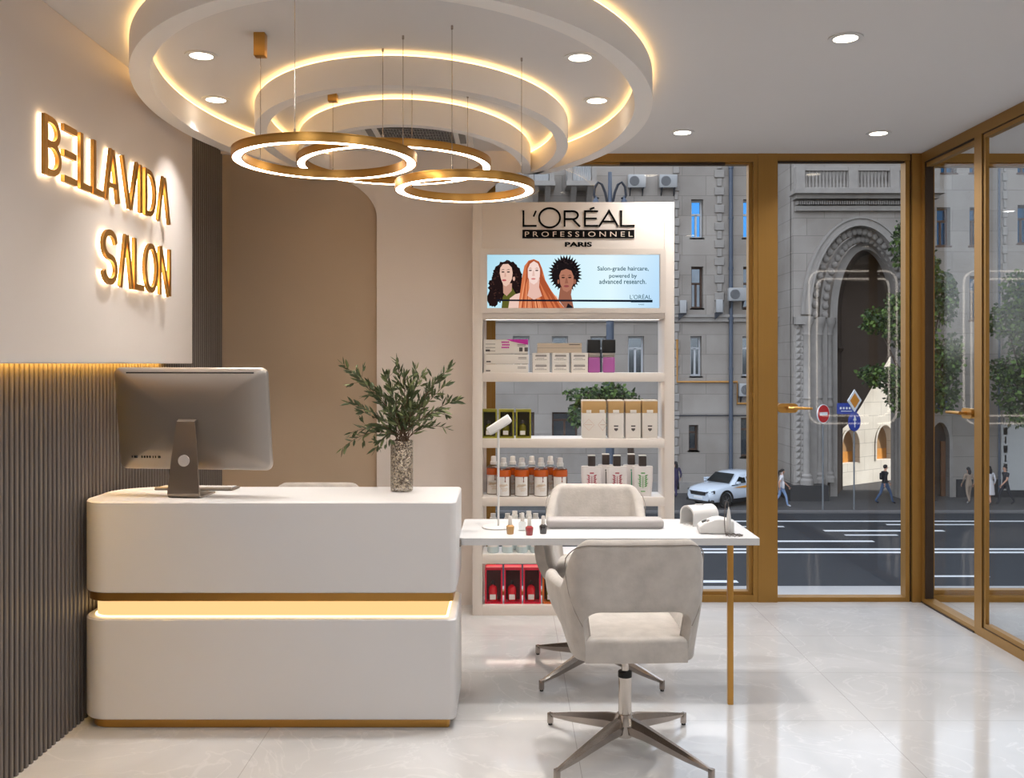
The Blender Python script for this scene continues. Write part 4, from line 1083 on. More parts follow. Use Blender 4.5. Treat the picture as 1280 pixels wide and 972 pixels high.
# ------------------------------------------------------------------ the street outside
ZG = -4.58
STONE = stone('grey_stone_facade', (172, 164, 156), .95, 2.3, .16)
STONEP = stone('portal_stone', (172, 165, 158), .8, 1.6)
STONED = mat('moulded_stone', (160, 154, 148), .85, 0, .2, 3, .2, 8, spec=.15)
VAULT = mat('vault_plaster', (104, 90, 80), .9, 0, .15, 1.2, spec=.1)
CREAMW = stone('cream_limestone', (232, 226, 214), .7, 1.5, .04)
GRANITE = mat('dark_granite', (44, 43, 45), .5, 0, .3, 8)
ASPHALT = mat('asphalt', (42, 45, 50), .85, 0, .14, 2.2, .1, 20, spec=.25)
PAVE = mat('pavement_grey', (80, 78, 78), .9, 0, .12, 2, spec=.15)
KERB = mat('kerb_stone', (104, 102, 102), .85, 0, .1, 3)
PAINT = mat('road_paint', (212, 214, 216), .7, 0, .05, 6)
TERR = mat('pale_terrace_slab', (160, 160, 162), .7, 0, .05, 3)
WINW = mat('white_window_frame', (212, 214, 218), .5)
WINB = mat('brown_window_frame', (84, 58, 42), .5, 0, .1)
WGL = mat('sky_tinted_pane', (64, 128, 184), .03, 1, .04, .3)  # blue of the reflected sky is put into the pane colour
WGD = mat('dim_window_pane', (96, 104, 112), .06, .8, .5, .8)
PIPE = mat('blue_grey_pipe', (82, 92, 108), .5, .2, .1, 3)
YPIPE = mat('yellow_gas_pipe', (190, 136, 66), .5, 0, .1)
ACW = mat('aircon_casing', (168, 168, 168), .5, 0, .04)
DARK = mat('dark_iron', (40, 44, 54), .5, .2)
BLUE = mat('blue_sign', (24, 58, 158), .4); REDS = mat('red_sign', (196, 22, 30), .4); WHS = mat('white_sign', (232, 234, 236), .4); ORS = mat('amber_sign', (214, 138, 40), .4)
POST = mat('galvanised_post', (122, 126, 130), .5, .4)
struct(MB().box(-60, 12, ZG-.3, 70, 40.1, ZG).build('ground_road', ASPHALT))
struct(MB().box(-60, 40.1, ZG-.3, 70, 75, ZG+.02).build('ground_pavement', PAVE))
kb_ = struct(MB().box(-60, 39.8, ZG-.2, 70, 40.12, ZG+.08).build('kerb', KERB))
struct(MB().box(-2.2, 6.62, -.25, 9.2, 7.06, -.03).build('ground_terrace', TERR))
struct(MB().box(-2.2, 6.4, -4.9, 9.2, 6.9, -.26).build('ground_terrace_wall', STONED))
gr = bpy.data.objects['ground_road']
def dY(y): return (EYE-ZG)*F/(y-CY)
def mark(x0, x1, yp, th, slant=0):
    m = MB(); d = dY(yp); w = dY(yp-th/2)-dY(yp+th/2)
    X0, X1 = PX(x0, d), PX(x1, d)
    m.add([(X0+slant, d-w/2, ZG+.004), (X1, d-w/2, ZG+.004), (X1+slant, d+w/2, ZG+.004), (X0, d+w/2, ZG+.004)], [(0, 1, 2, 3)])
    m.build('lane_marking', PAINT, gr)
for a in ((560, 1420, 651.3, 1.3), (560, 980, 658, 1.2), (1108, 1225, 655.5, 1.2), (1030, 1180, 663.2, 1.8), (1056, 1122, 668.6, 1.4), (955, 1092, 676.3, 1.8), (800, 915, 676, 1.6), (560, 1420, 686.2, 2.0), (560, 1420, 690.2, 2.0), (800, 922, 726.6, 3), (1150, 1236, 720, 2)): mark(*a)

def wall_holes(mb, x0, x1, z0, z1, y, holes, depth):
    xs = sorted({x0, x1, *[h[0] for h in holes], *[h[1] for h in holes]}); zs = sorted({z0, z1, *[h[2] for h in holes], *[h[3] for h in holes]})
    for i in range(len(xs)-1):
        for j in range(len(zs)-1):
            cx, cz = (xs[i]+xs[i+1])/2, (zs[j]+zs[j+1])/2
            if any(h[0] < cx < h[1] and h[2] < cz < h[3] for h in holes): continue
            mb.add([(xs[i], y, zs[j]), (xs[i+1], y, zs[j]), (xs[i+1], y, zs[j+1]), (xs[i], y, zs[j+1])], [(0, 1, 2, 3)])
    for a, b, c, d in holes:
        e = y+depth
        mb.add([(a, y, c), (b, y, c), (b, y, d), (a, y, d), (a, e, c), (b, e, c), (b, e, d), (a, e, d)], [(0, 1, 5, 4), (1, 2, 6, 5), (2, 3, 7, 6), (3, 0, 4, 7)])
def arch_wall(mb, xc, rx, zs, ry, zb, x0, x1, z1, y0, y1, n=24):
    """slab with an arched opening: jambs up to zs, half ellipse above"""
    P = [(xc-rx, zb)]+[(xc-rx*math.cos(PI*i/n), zs+ry*math.sin(PI*i/n)) for i in range(n+1)]+[(xc+rx, zb)]
    for y in (y0, y1):
        mb.add([(x0, y, zb), (xc-rx, y, zb), (xc-rx, y, z1), (x0, y, z1)], [(0, 1, 2, 3)])
        mb.add([(xc+rx, y, zb), (x1, y, zb), (x1, y, z1), (xc+rx, y, z1)], [(0, 1, 2, 3)])
        for i in range(1, n+1):
            a, b = P[i], P[i+1]
            mb.add([(a[0], y, a[1]), (b[0], y, b[1]), (b[0], y, z1), (a[0], y, z1)], [(0, 1, 2, 3)])
    for i in range(len(P)-1):
        a, b = P[i], P[i+1]
        mb.add([(a[0], y0, a[1]), (b[0], y0, b[1]), (b[0], y1, b[1]), (a[0], y1, a[1])], [(0, 1, 2, 3)])
    for x in (x0, x1): mb.add([(x, y0, zb), (x, y1, zb), (x, y1, z1), (x, y0, z1)], [(0, 1, 2, 3)])
    mb.add([(x0, y0, z1), (x1, y0, z1), (x1, y1, z1), (x0, y1, z1)], [(0, 1, 2, 3)])
def window(parent, off, x0, x1, z0, z1, y, fm, gm, transom=.62, mull=True):
    m = MB(off); w = .09
    frame_rect(m, x0, x1, z0, z1, w, w, w, w, y-.06, y+.06)
    zt = z0+(z1-z0)*transom
    m.box(x0+w, y-.05, zt-.05, x1-w, y+.05, zt+.05)
    if mull: m.box((x0+x1)/2-.05, y-.05, z0+w, (x0+x1)/2+.05, y+.05, zt)
    m.box(x0-.06, y-.42, z0-.08, x1+.06, y, z0)
    o = m.build('window', fm, parent)
    MB(off).box(x0+w*.5, y, z0+w*.5, x1-w*.5, y+.015, z1-w*.5).build('pane', gm, o)
# --- left wing
LY = 46.0
B0 = (6, LY, ZG)
bl = thing('apartment_building', B0, 'grey stone apartment building with rows of windows and a tall downpipe behind the white car', 'building')
rows = [((249, 297), [(864, 879), (929, 946), (974, 997)], WINW, WGL, .62), ((333, 385), [(864, 879), (929, 946), (974, 996)], WINB, WGD, .6),
        ((420, 470), [(641, 662), (690, 710), (738, 758), (785, 805), (863, 877), (928, 946), (974, 994)], WINW, WGD, .7)]
holes = []; wins = []
for (ya, yb), xs, fm, gm, tr in rows:
    for a, b in xs: h = (PX(a, LY), PX(b, LY), PZ(yb, LY), PZ(ya, LY)); holes.append(h); wins.append((h, fm, gm, tr))
for a, b, ya, yb in ((926, 948, 522, 571), (861, 873, 531, 563), (690, 722, 515, 549), (640, 668, 515, 552)):
    h = (PX(a, LY), PX(b, LY), PZ(yb, LY), PZ(ya, LY)); holes.append(h); wins.append((h, WINB, WGD, .7))
m = MB(B0); wall_holes(m, -8, 13.0, ZG, 15, LY, holes, .5); m.add([(13.0, LY, ZG), (13.0, LY+6, ZG), (13.0, LY+6, 15), (13.0, LY, 15), (-8, LY, ZG), (-8, LY+6, ZG), (-8, LY+6, 15), (-8, LY, 15)], [(0, 1, 2, 3), (4, 7, 6, 5)])
m.add([(-8, LY+6, ZG), (13, LY+6, ZG), (13, LY+6, 15), (-8, LY+6, 15), (-8, LY, 15), (13, LY, 15)], [(0, 1, 2, 3), (3, 2, 5, 4)])
m.build('wall', STONE, bl, smooth=False)
for h, fm, gm, tr in wins: window(bl, B0, *h, LY+.42, fm, gm, tr, (h[1]-h[0]) > .5)
m = MB(B0); za, zb_ = PZ(402, LY), PZ(394, LY); m.box(-8, LY-.16, za, 13, LY+.02, zb_); m.box(-8, LY-.26, zb_-.1, 13, LY, zb_+.04); m.box(-8, LY-.10, ZG, 13, LY+.02, ZG+.55); m.build('string_course', STONED, bl)
def quoins(xp, ya, yb, D, parent, off, y, wa=5, wb=9):
    m = MB(off); z = PZ(yb, D); i = 0; h = .42
    while z < PZ(ya, D):
        w = (wa if i % 2 else wb)/F*D; m.rbox(PX(xp, D)-w/2, y-.10, z+.02, PX(xp, D)+w/2, y+.02, z+h-.02, .02, 1); z += h; i += 1
    m.build('quoins', STONED, parent)
quoins(845, 150, 612, LY, bl, B0, LY, 4, 8); quoins(899, 150, 398, LY, bl, B0, LY, 6, 12)
def pipe(xp, D, y, r, z0, z1, parent, off, mm=PIPE):
    m = MB(off); X = PX(xp, D); m.tube([(X, y, z0), (X, y, z1)], r, 12)
    z = z0+1
    while z < z1: m.tube([(X, y, z), (X, y, z+.1)], r*1.25, 12); z += 2.4
    m.build('downpipe', mm, parent)
pipe(912.5, LY, LY-.2, .10, ZG+.1, 14.5, bl, B0)
m = MB(B0); X0, X1, Xa = PX(843, LY), PX(921, LY), PX(946, LY)
m.tube([(PX(846, LY), LY-.1, PZ(424, LY)), (PX(846, LY), LY-.1, PZ(477, LY)), (X1, LY-.1, PZ(477, LY)), (X1, LY-.1, PZ(504, LY)), (Xa+1.2, LY-.1, PZ(504, LY))], .055, 8); m.build('gas_pipe', YPIPE, bl)
m = MB(B0); m.tube([(X0, LY-.08, PZ(519, LY)), (12.5, LY-.08, PZ(519, LY))], .03, 6); m.build('cable', DARK, bl)
# balconies high on the left wing
for k, (a, b) in enumerate(((664, 690), (712, 743))):
    D = 44.6; x0, x1, z0, z1 = PX(a, D), PX(b, D), PZ(226, D), PZ(203, D)
    m = MB(B0); m.box(x0-.15, D-.1, z0-.22, x1+.15, LY, z0); m.box(x0-.1, D-.05, z1, x1+.1, D+.15, z1+.12); m.box(x0-.1, D-.05, z0, x0+.12, D+.15, z1); m.box(x1-.12, D-.05, z0, x1+.1, D+.15, z1)
    o = m.build('balcony', STONED, bl)
    m = MB(B0)
    for q in range(9): xx = x0+.2+(x1-x0-.4)*q/8; m.lathe([(.05, z0), (.085, z0+.2), (.04, z0+.5), (.06, z1-.06), (.05, z1)], c=(xx, D+.05), seg=8)
    m.box(x0-.1, D+.1, z0, x0, LY, z1); m.box(x1, D+.1, z0, x1+.1, LY, z1); m.build('balusters', ACW, o)
    m = MB(B0)
    for xx in (x0+.1, x1-.3): m.prism([(D+.1, z0-.22), (LY, z0-.22), (LY, z0-1.15)], xx, xx+.25, 'x')
    m.build('bracket', STONED, o)
def aircon(xp, yp, D, y, label, first=None, rz=0):
    loc = (PX(xp, D), y, PZ(yp, D))
    if first: return dup(first, loc, R(rz), label)
    t = thing('outdoor_air_conditioner', loc, label, 'air conditioner', 'outdoor air conditioners on the facade', R(rz))
    MB().rbox(-.42, -.38, 0, .42, -.06, .62, .03, 2).build('casing', ACW, t)
    m = MB(); m.tube([(-.12, -.395, .31), (-.12, -.37, .31)], .23, 24); m.build('fan_grille', DARK, t)
    m = MB()
    for q in range(4): m.ring((-.12, 0), .05+.05*q, .06+.05*q, 0, .01, 20)
    m2 = MB(); m2.M = Matrix.Translation((0, -.405, .31)) @ Matrix.Rotation(R(90), 4, 'X'); 
    for q in range(4): m2.ring((-.12, 0), .04+.05*q, .055+.05*q, 0, .012, 20)
    m2.build('guard', ACW, t)
    m = MB()
    for s in (-.3, .3): m.box(s-.03, -.38, -.05, s+.03, .0, 0); m.prism([(-.3, -.05), (0, -.05), (0, -.35)], s-.02, s+.02, 'x')
    m.build('bracket', DARK, t)
    return t
a0 = aircon(795, 236, LY, LY-.02, 'outdoor air conditioner high on the facade above the display header')
aircon(834, 236, LY, LY-.02, 'outdoor air conditioner beside the quoins above the display header', a0)
aircon(918, 377, LY, LY-.3, 'outdoor air conditioner mounted by the downpipe', a0)
aircon(893, 391, LY, LY-.02, 'outdoor air conditioner on the string course left of the downpipe', a0, 80)
aircon(848, 392, LY, LY-.02, 'outdoor air conditioner half behind the display edge on the string course', a0, 80)
aircon(933, 495, LY, LY-.02, 'outdoor air conditioner above the gas pipe beside the window frame', a0)
aircon(984, 487, LY, LY-.02, 'outdoor air conditioner above the glass door handle', a0)
# --- portal
PY = 43.5; B1 = (15.9, PY, ZG)
bp_ = thing('stone_portal', B1, 'tall stone gateway with deep carved arch, columns and balustrade', 'gateway')
XC, RX, RY, ZS = 15.88, 2.25, 4.02, 3.85
m = MB(B1); arch_wall(m, XC, RX, ZS, RY, ZG, 12.9, 19.2, 15, PY, PY+.5, 28); m.box(12.9, PY+.4, ZG, 13.2, 47, 15); m.build('wall', STONEP, bp_, smooth=False)
def apath(xc, rx, zs, ry, zb, n=30): return [(xc-rx, zb)]+[(xc-rx*math.cos(PI*i/n), zs+ry*math.sin(PI*i/n)) for i in range(n+1)]+[(xc+rx, zb)]
m = MB(B1)
m.stroke(apath(XC, RX+.16, ZS, RY+.16, 3.4)[1:-1], .32, PY-.14, PY+.05); m.stroke(apath(XC, RX+.36, ZS, RY+.36, 3.4)[1:-1], .10, PY-.22, PY+.05); m.stroke(apath(XC, RX+.03, ZS, RY+.03, 3.4)[1:-1], .10, PY-.2, PY+.05)
m.build('arch_moulding', STONED, bp_)
for k in range(3):
    xc, rx, ry = XC+.3*k, RX-.3*k, RY-.3*k; y = PY+.4+.4*k
    m = MB(B1); m.stroke(apath(xc+.15, rx-.15, ZS, ry-.15, ZG), .34, y, y+.45); m.build('arch_order', STONED, bp_)
    if k < 2:
        m = MB(B1); n = 26
        for i in range(n+1):
            a = PI*i/n; m.ball((xc+.15-(rx-.2)*math.cos(a), y-.02, ZS+(ry-.2)*math.sin(a)), (.16, .14, .17), 8, 6)
        m.build('rope_moulding', STONED, bp_)
    for s in ((-1,) if k else (-1, 1)):
        X = xc+s*(rx-.02) if k else XC+s*(RX+.15); yy = y-.15 if k else PY-.05
        m = MB(B1); m.lathe([(.30, -3.85), (.30, -3.65), (.22, -3.55), (.24, -3.45), (.165, -3.35), (.16, -.4), (.20, -.35), (.20, -.2), (.165, -.1), (.165, .0), (.20, .05), (.165, .12), (.155, 2.9), (.19, 2.95), (.165, 3.05), (.26, 3.4), (.32, 3.5), (.32, 3.75)], c=(X, yy), seg=16); m.build('column', STONED, bp_)
m = MB(B1)   # diamond carved pilaster
for i in range(26):
    z = -3.8+i*.28
    for q in range(2): X = PX(998.5, PY)+q*.24-.02; m.add([(X-.12, PY, z), (X+.12, PY, z), (X+.12, PY, z+.28), (X-.12, PY, z+.28), (X, PY-.11, z+.14)], [(0, 1, 4), (1, 2, 4), (2, 3, 4), (3, 0, 4)])
m.build('carved_pilaster', STONED, bp_, smooth=False)
m = MB(B1); m.box(PX(985, PY), PY-.35, ZG, XC-RX+.75, PY+1.5, -3.86); m.box(XC+RX-.1, PY-.35, ZG, 19.2, PY+1.5, -3.86); m.build('plinth', GRANITE, bp_)
m = MB(B1); m.box(12.7, PY-.9, PZ(243, 43), 19.4, PY+.1, PZ(237, 43)); m.box(12.85, PY-.6, PZ(248, 43), 19.25, PY+.1, PZ(243, 43)); m.box(12.95, PY-.25, PZ(262, 43), 19.2, PY+.1, PZ(256, 43)); m.box(12.9, PY-.3, 3.4, XC-RX-.0, PY+.1, 3.75)
m.build('cornice', STONED, bp_)
m = MB(B1)
for i in range(62): m.box(12.98+i*.1, PY-.35, PZ(254.5, 43), 13.04+i*.1, PY+.05, PZ(250, 43))
m.build('dentils', STONED, bp_)
m = MB(B1); zA, zB = PZ(236, 42.8), PZ(213, 42.8)
m.box(12.9, PY-.7, zB, 19.2, PY-.4, zB+.15); m.box(12.9, PY-.7, zA-.05, 19.2, PY-.4, zA+.08)
for X in (13.0, 15.35, 17.2, 19.0): m.box(X-.2, PY-.75, zA, X+.2, PY-.35, zB+.18)
X = 13.3
while X < 18.9:
    m.lathe([(.05, zA), (.075, zA+.2), (.04, (zA+zB)/2), (.06, zB-.1), (.05, zB)], c=(X, PY-.55), seg=8); X += .155
m.build('balustrade', STONED, bp_)
# vault: skewed passage
def cut(y): k = (y-PY-1.6)/.4*.3; return XC+.9+max(0, k)*.6
rr_ = [apath(cut(y), RX-.9, ZS, RY-.9, ZG, 20) for y in (PY+1.6, 47.0)]
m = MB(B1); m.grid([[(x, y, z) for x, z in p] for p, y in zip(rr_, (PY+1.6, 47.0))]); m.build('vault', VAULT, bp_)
m = MB(B1); OP = [(16.35, ZG), (16.35, -1.55), (16.75, -1.2), (17.25, -.45), (17.8, .5), (18.65, 1.95), (19.7, 3.0), (20.8, 3.3)]  # dark wall whose opening edge stands in for the sun's shadow line
for i in range(1, len(OP)-1):
    a, b = OP[i], OP[i+1]
    for y in (47.0, 47.5): m.add([(a[0], y, a[1]), (b[0], y, b[1]), (b[0], y, 8.5), (a[0], y, 8.5)], [(0, 1, 2, 3)])
    m.add([(a[0], 47, a[1]), (b[0], 47, b[1]), (b[0], 47.5, b[1]), (a[0], 47.5, a[1])], [(0, 1, 2, 3)])
m.box(15.6, 47, ZG, 16.35, 47.5, 8.5); m.build('inner_shade_wall', VAULT, bp_)
m = MB(B1); A = cut(PY+1.6)-(RX-.9); Bq = cut(47)-(RX-.9)
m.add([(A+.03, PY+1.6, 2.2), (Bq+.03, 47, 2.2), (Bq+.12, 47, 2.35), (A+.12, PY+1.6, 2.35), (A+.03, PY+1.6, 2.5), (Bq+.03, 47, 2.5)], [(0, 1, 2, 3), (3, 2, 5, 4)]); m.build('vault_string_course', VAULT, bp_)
# --- sunlit courtyard wall seen through the gateway
cw_ = thing('courtyard_building', (16.6, 48.3, ZG), 'sunlit cream wall with two arched doorways seen through the gateway', 'building', rz=math.atan2(.6, .8))
m = MB(); n = 14
def narch(s0, s1, zs, zt): c = (s0+s1)/2; r = (s1-s0)/2; return [(c-r*math.cos(PI*i/n), zs+(zt-zs)*math.sin(PI*i/n)) for i in range(n+1)]
Z0 = 1.15
segs = [(-.6, .25), None, (1.75, 3.3), None, (4.85, 10)]
nich = [(.25, 1.75, 2.0, 2.85), (3.3, 4.85, 2.0, 2.95)]
for sg_ in segs:
    if sg_: m.box(sg_[0], 0, 0, sg_[1], .4, 11)
for a, b, zs, zt in nich:
    m.box(a, 0, 0, b, .4, Z0)
    P = narch(a, b, zs, zt)
    for i in range(n):
        p, q = P[i], P[i+1]
        m.add([(p[0], 0, p[1]), (q[0], 0, q[1]), (q[0], 0, 11), (p[0], 0, 11), (p[0], .4, p[1]), (q[0], .4, q[1])], [(0, 1, 2, 3), (0, 1, 5, 4)])
m.build('wall', CREAMW, cw_, smooth=False)
DOORM = mat('tan_door_leaf', (170, 132, 88), .6, 0, .15, 2); 
for a, b, zs, zt in nich:
    o = MB().prism([(a, Z0)]+narch(a, b, zs, zt)+[(b, Z0)], .36, .40, 'y').build('arched_doorway', DOORM, cw_)
    m = MB(); m.stroke([(a-.06, Z0)]+narch(a-.06, b+.06, zs, zt+.08)+[(b+.06, Z0)], .12, -.05, .03); m.build('surround', CREAMW, o)
    MB().box(a+.08, .33, Z0, b-.08, .37, Z0+.55).build('lower_panel', mat('orange_panel', (206, 140, 56), .6), o)
# --- right wing
RYW = 44.5; B2 = (24, RYW, ZG)
br_ = thing('street_building', B2, 'pale grey building with brown framed windows beyond the side glass partition', 'building')
holes = []; wins = []
for (a, b, ya, yb) in ((1171, 1188, 259, 307), (1212, 1226, 259, 307), (1272, 1290, 256, 304), (1176, 1196, 165, 216), (1212, 1232, 165, 216), (1272, 1292, 165, 216), (1212, 1226, 345, 400), (1272, 1290, 345, 400)):
    h = (PX(a, RYW), PX(b, RYW), PZ(yb, RYW), PZ(ya, RYW)); holes.append(h); wins.append(h)
dx0, dx1, dzs = PX(1163, RYW), PX(1187, RYW), PZ(552, RYW)
holes.append((dx0, dx1, ZG, PZ(527, RYW)))
m = MB(B2); wall_holes(m, 19.2, 31, ZG, 15, RYW, holes, .5)
cxd, rxd = (dx0+dx1)/2, (dx1-dx0)/2
P = [(cxd-rxd*math.cos(PI*i/16), dzs+(PZ(527, RYW)-dzs)*math.sin(PI*i/16)) for i in range(17)]
for i in range(16):
    p, q = P[i], P[i+1]; zt = PZ(527, RYW)
    m.add([(p[0], RYW, p[1]), (q[0], RYW, q[1]), (q[0], RYW, zt), (p[0], RYW, zt), (p[0], RYW+.5, p[1]), (q[0], RYW+.5, q[1])], [(0, 1, 2, 3), (0, 1, 5, 4)])
m.box(19.2, RYW+.55, ZG, 31, RYW+.7, 15)
m.build('wall', STONE, br_, smooth=False)
for h in wins: window(br_, B2, *h, RYW+.4, WINB, WGL, .66)
o = MB(B2).prism([(dx0, ZG)]+P+[(dx1, ZG)], RYW+.4, RYW+.48, 'y').build('arched_door', mat('dark_door_glass', (38, 36, 38), .3), br_)
m = MB(B2); m.stroke([(dx0-.05, ZG)]+[(cxd-(rxd+.05)*math.cos(PI*i/16), dzs+(PZ(527, RYW)-dzs+.05)*math.sin(PI*i/16)) for i in range(17)]+[(dx1+.05, ZG)], .14, RYW-.06, RYW+.05); m.build('surround', STONED, o)
MB(B2).box(dx1-.26, RYW+.3, ZG, dx1-.05, RYW+.42, dzs).build('door_leaf', mat('brown_door_leaf', (110, 72, 44), .6), o)
m = MB(B2); m.box(19.2, RYW-.08, ZG, dx0-.3, RYW+.02, ZG+.85); m.box(dx1+.3, RYW-.08, ZG, 31, RYW+.02, ZG+.85); m.build('plinth', GRANITE, br_)
quoins(1255.5, 150, 612, RYW, br_, B2, RYW, 3, 6); pipe(1247, RYW, RYW-.15, .05, ZG+.1, 14, br_, B2)
m = MB(B2); m.box(PX(1250, RYW), RYW-.10, PZ(612, RYW), 31, RYW, PZ(530, RYW)); m.build('pale_panel', mat('pale_panel_render', (196, 196, 194), .8, 0, .05), br_)
# unseen tall block added outside the frame to keep sun off street and facade
nb = thing('sun_block_building', (40, 26, ZG), 'unseen tall grey block added to shade the street from the sun', 'building')
MB((40, 26, ZG)).box(32, 6, ZG, 50, 44.6, 30).build('walls', STONE, nb)
# --- plaques and signs
def plaque(x, y, w, h, D, Y, label, text=True):
    t = thing('street_plaque', (PX(x, D), Y, PZ(y, D)), label, 'sign', 'blue street plaques')
    MB().prism(rrect(-w/2, -h/2, w/2, h/2, .05, 3), -.04, 0, 'y').build('plate', BLUE, t)
    m = MB()
    for k in range(5): m.box(-w*.36+k*w*.15, -.045, -h*.06, -w*.36+k*w*.15+w*.09, -.04, h*.14)
    m.box(-w*.3, -.045, -h*.26, w*.25, -.04, -h*.2)
    m.build('lettering', WHS, t)
plaque(1055, 510, .9, .5, 43.9, 43.55, 'blue street plaque behind the diamond sign')
plaque(1171, 505.5, .95, .42, RYW, RYW-.02, 'blue street plaque under the tree beyond the side glass')
def signpost(x, D, items, label, name='traffic_sign', zbase=ZG+.02):
    t = thing(name, (PX(x, D), D, zbase), label, 'traffic sign')
    top = max(z for z, *_ in items)
    MB().tube([(0, .04, 0), (0, .04, PZ(top, D)-zbase+.3)], .035, 10).build('post', POST, t)
    for (yp, kind, r) in items:
        z = PZ(yp, D)-zbase; T = Matrix.Translation((0, 0, z)) @ Matrix.Rotation(R(34), 4, 'Z')
        m = MB(); m.M = T
        q = [(r*math.cos(2*PI*i/28), r*math.sin(2*PI*i/28)) for i in range(28)]
        if kind == 'diamond': q = [(0, r), (-r, 0), (0, -r), (r, 0)]
        m.prism(q, -.02, .02, 'y'); pl = m.build('plate', WHS if kind != 'blue' else BLUE, t)
        m = MB(); m.M = T
        if kind == 'noentry':
            m.prism([(.93*a, .93*b) for a, b in q], -.026, -.02, 'y'); m.build('red_disc', REDS, pl)
            m = MB(); m.M = T; m.box(-.62*r, -.032, -.17*r, .62*r, -.025, .17*r); m.build('white_bar', WHS, pl)
        elif kind == 'diamond':
            m.prism([(.68*a, .68*b) for a, b in q], -.026, -.02, 'y'); m.build('amber_face', ORS, pl)
        else:
            m.box(-.07*r, -.027, -.6*r, .07*r, -.02, .2*r); m.prism([(-.28*r, .15*r), (.28*r, .15*r), (0, .68*r)], -.027, -.02, 'y'); m.build('arrow', WHS, pl)
signpost(1029, 40.6, [(517, 'noentry', .40)], 'round red no entry sign with white bar on a thin post')
signpost(1068, 40.6, [(500.5, 'diamond', .47), (527, 'blue', .40)], 'amber priority diamond above a round blue arrow sign on one post')
t = thing('round_sign', (PX(1229, 43.8), 43.8, PZ(511.5, 43.8)), 'small round blue sign on the wall behind the partition post', 'sign')
MB().prism([(.26*math.cos(2*PI*i/24), .26*math.sin(2*PI*i/24)) for i in range(24)], -.05, .05, 'y').build('disc', BLUE, t)
m = MB(); m.box(-.12, -.06, -.05, .12, -.05, .05); m.box(0, .05, -.02, .05, .7, .02); m.build('bracket', POST, t)
# --- street lamp
t = thing('street_lamp', (PX(762.5, 40.6), 40.6, ZG), 'blue grey iron street lamp with two curled arms behind the display shelves', 'street lamp')
m = MB(); m.lathe([(.32, 0), (.32, .9), (.24, 1.0), (.19, 1.2), (.17, 6), (.15, 11.8), (.19, 11.9), (.1, 12.2), (.08, 14.3)], seg=16); m.build('pole', PIPE, t)
for s in (-1, 1):
    pts = [(0, 0, 11.6), (s*.12, 0, 12.2), (s*.25, 0, 12.7), (s*.42, 0, 13.05), (s*.62, 0, 13.15), (s*.80, 0, 12.95), (s*.84, 0, 12.6), (s*.72, 0, 12.35), (s*.62, 0, 12.5)]
    pts = [(x*.8, y, z+.72) for x, y, z in pts]
    o = MB().tube(pts, .055, 8).build('arm', DARK, t)
    m = MB(); m.lathe([(.02, 13.3), (.06, 13.2), (.14, 13.05), (.17, 12.85), (.15, 12.8), (.10, 12.35), (.05, 12.25)], c=(s*.6, 0), seg=12); m.build('lantern', PIPE, o)
# ------------------------------------------------------------------ trees on the pavement
BARK = mat('tree_bark', (74, 60, 50), .9, 0, .3, 6)
LEAF1 = mat('tree_leaf', (46, 66, 28), .65, 0, .4, 3); LEAF2 = mat('tree_leaf_light', (86, 112, 44), .65, 0, .3, 3)
def tree(loc, blobs, label, n, seed, trunk):
    rn = random.Random(seed)
    t = thing('street_tree', loc, label, 'tree', 'street trees')
    m = MB(); m.tube(trunk, [.17, .15, .12, .09, .05][:len(trunk)], 8)
    for (bx_, by, bz, rx, ry, rz) in blobs:
        a = Vector(trunk[min(2, len(trunk)-1)]); b = Vector((bx_, by, bz)); mid = (a+b)/2+Vector((0, 0, -.3)); m.tube([a, mid, b, b+Vector((rx*.5*rn.uniform(-1, 1), 0, rz*.7))], [.07, .05, .03, .012], 5)
        for _ in range(3): m.tube([b, b+Vector((rx*rn.uniform(-.9, .9), ry*rn.uniform(-.9, .9), rz*rn.uniform(-.8, .8)))], [.025, .008], 4)
    m.build('trunk', BARK, t)
    m = MB(); tot = sum(b[3]*b[5] for b in blobs)
    for (bx_, by, bz, rx, ry, rz) in blobs:
        for _ in range(int(n*rx*rz/tot)):
            while 1:
                q = Vector((rn.uniform(-1, 1), rn.uniform(-1, 1), rn.uniform(-1, 1)))
                if q.length < 1: break
            p = Vector((bx_+q.x*rx, by+q.y*ry, bz+q.z*rz))
            d = Vector((rn.uniform(-1, 1), rn.uniform(-1, 1), rn.uniform(-1.2, .4))).normalized()*rn.uniform(.14, .26); s = d.orthogonal().normalized(); s = (Matrix.Rotation(rn.uniform(0, 6.3), 3, d) @ s)*d.length*.36
            m.cur = 0 if rn.random() < .65 else 1
            m.add([p, p+d*.5+s, p+d, p+d*.5-s], [(0, 1, 2), (0, 2, 3)])
    m.build('foliage', [LEAF1, LEAF2], t, smooth=False)
def tb(x, y, rx, ry, D, ox, dy=0): return (PX(x, D)-ox, dy, PZ(y, D)-ZG, rx/F*D, max(.5, rx/F*D*.8), ry/F*D)
D = 41.2; ox = PX(1146, D)
bl1 = [tb(1130, 305, 16, 32, D, ox), tb(1158, 335, 20, 38, D, ox, .3), tb(1180, 372, 18, 36, D, ox), tb(1118, 395, 22, 30, D, ox, -.3), tb(1098, 400, 20, 18, D, ox, .2), tb(1150, 420, 30, 30, D, ox, .4), tb(1165, 455, 36, 26, D, ox), tb(1105, 470, 30, 16, D, ox), tb(1172, 490, 34, 26, D, ox, .3), tb(1130, 490, 24, 30, D, ox), tb(1088, 465, 18, 8, D, ox), tb(1190, 440, 14, 26, D, ox)]
tree((ox, D, ZG), bl1, 'leafy green street tree standing behind the corner post of the glazing', 8200, 3, [(0, 0, 0), (.05, 0, 2.5), (-.05, .1, 5), (.1, 0, 8), (0, 0, 10.5)])
ox = PX(1290, D)
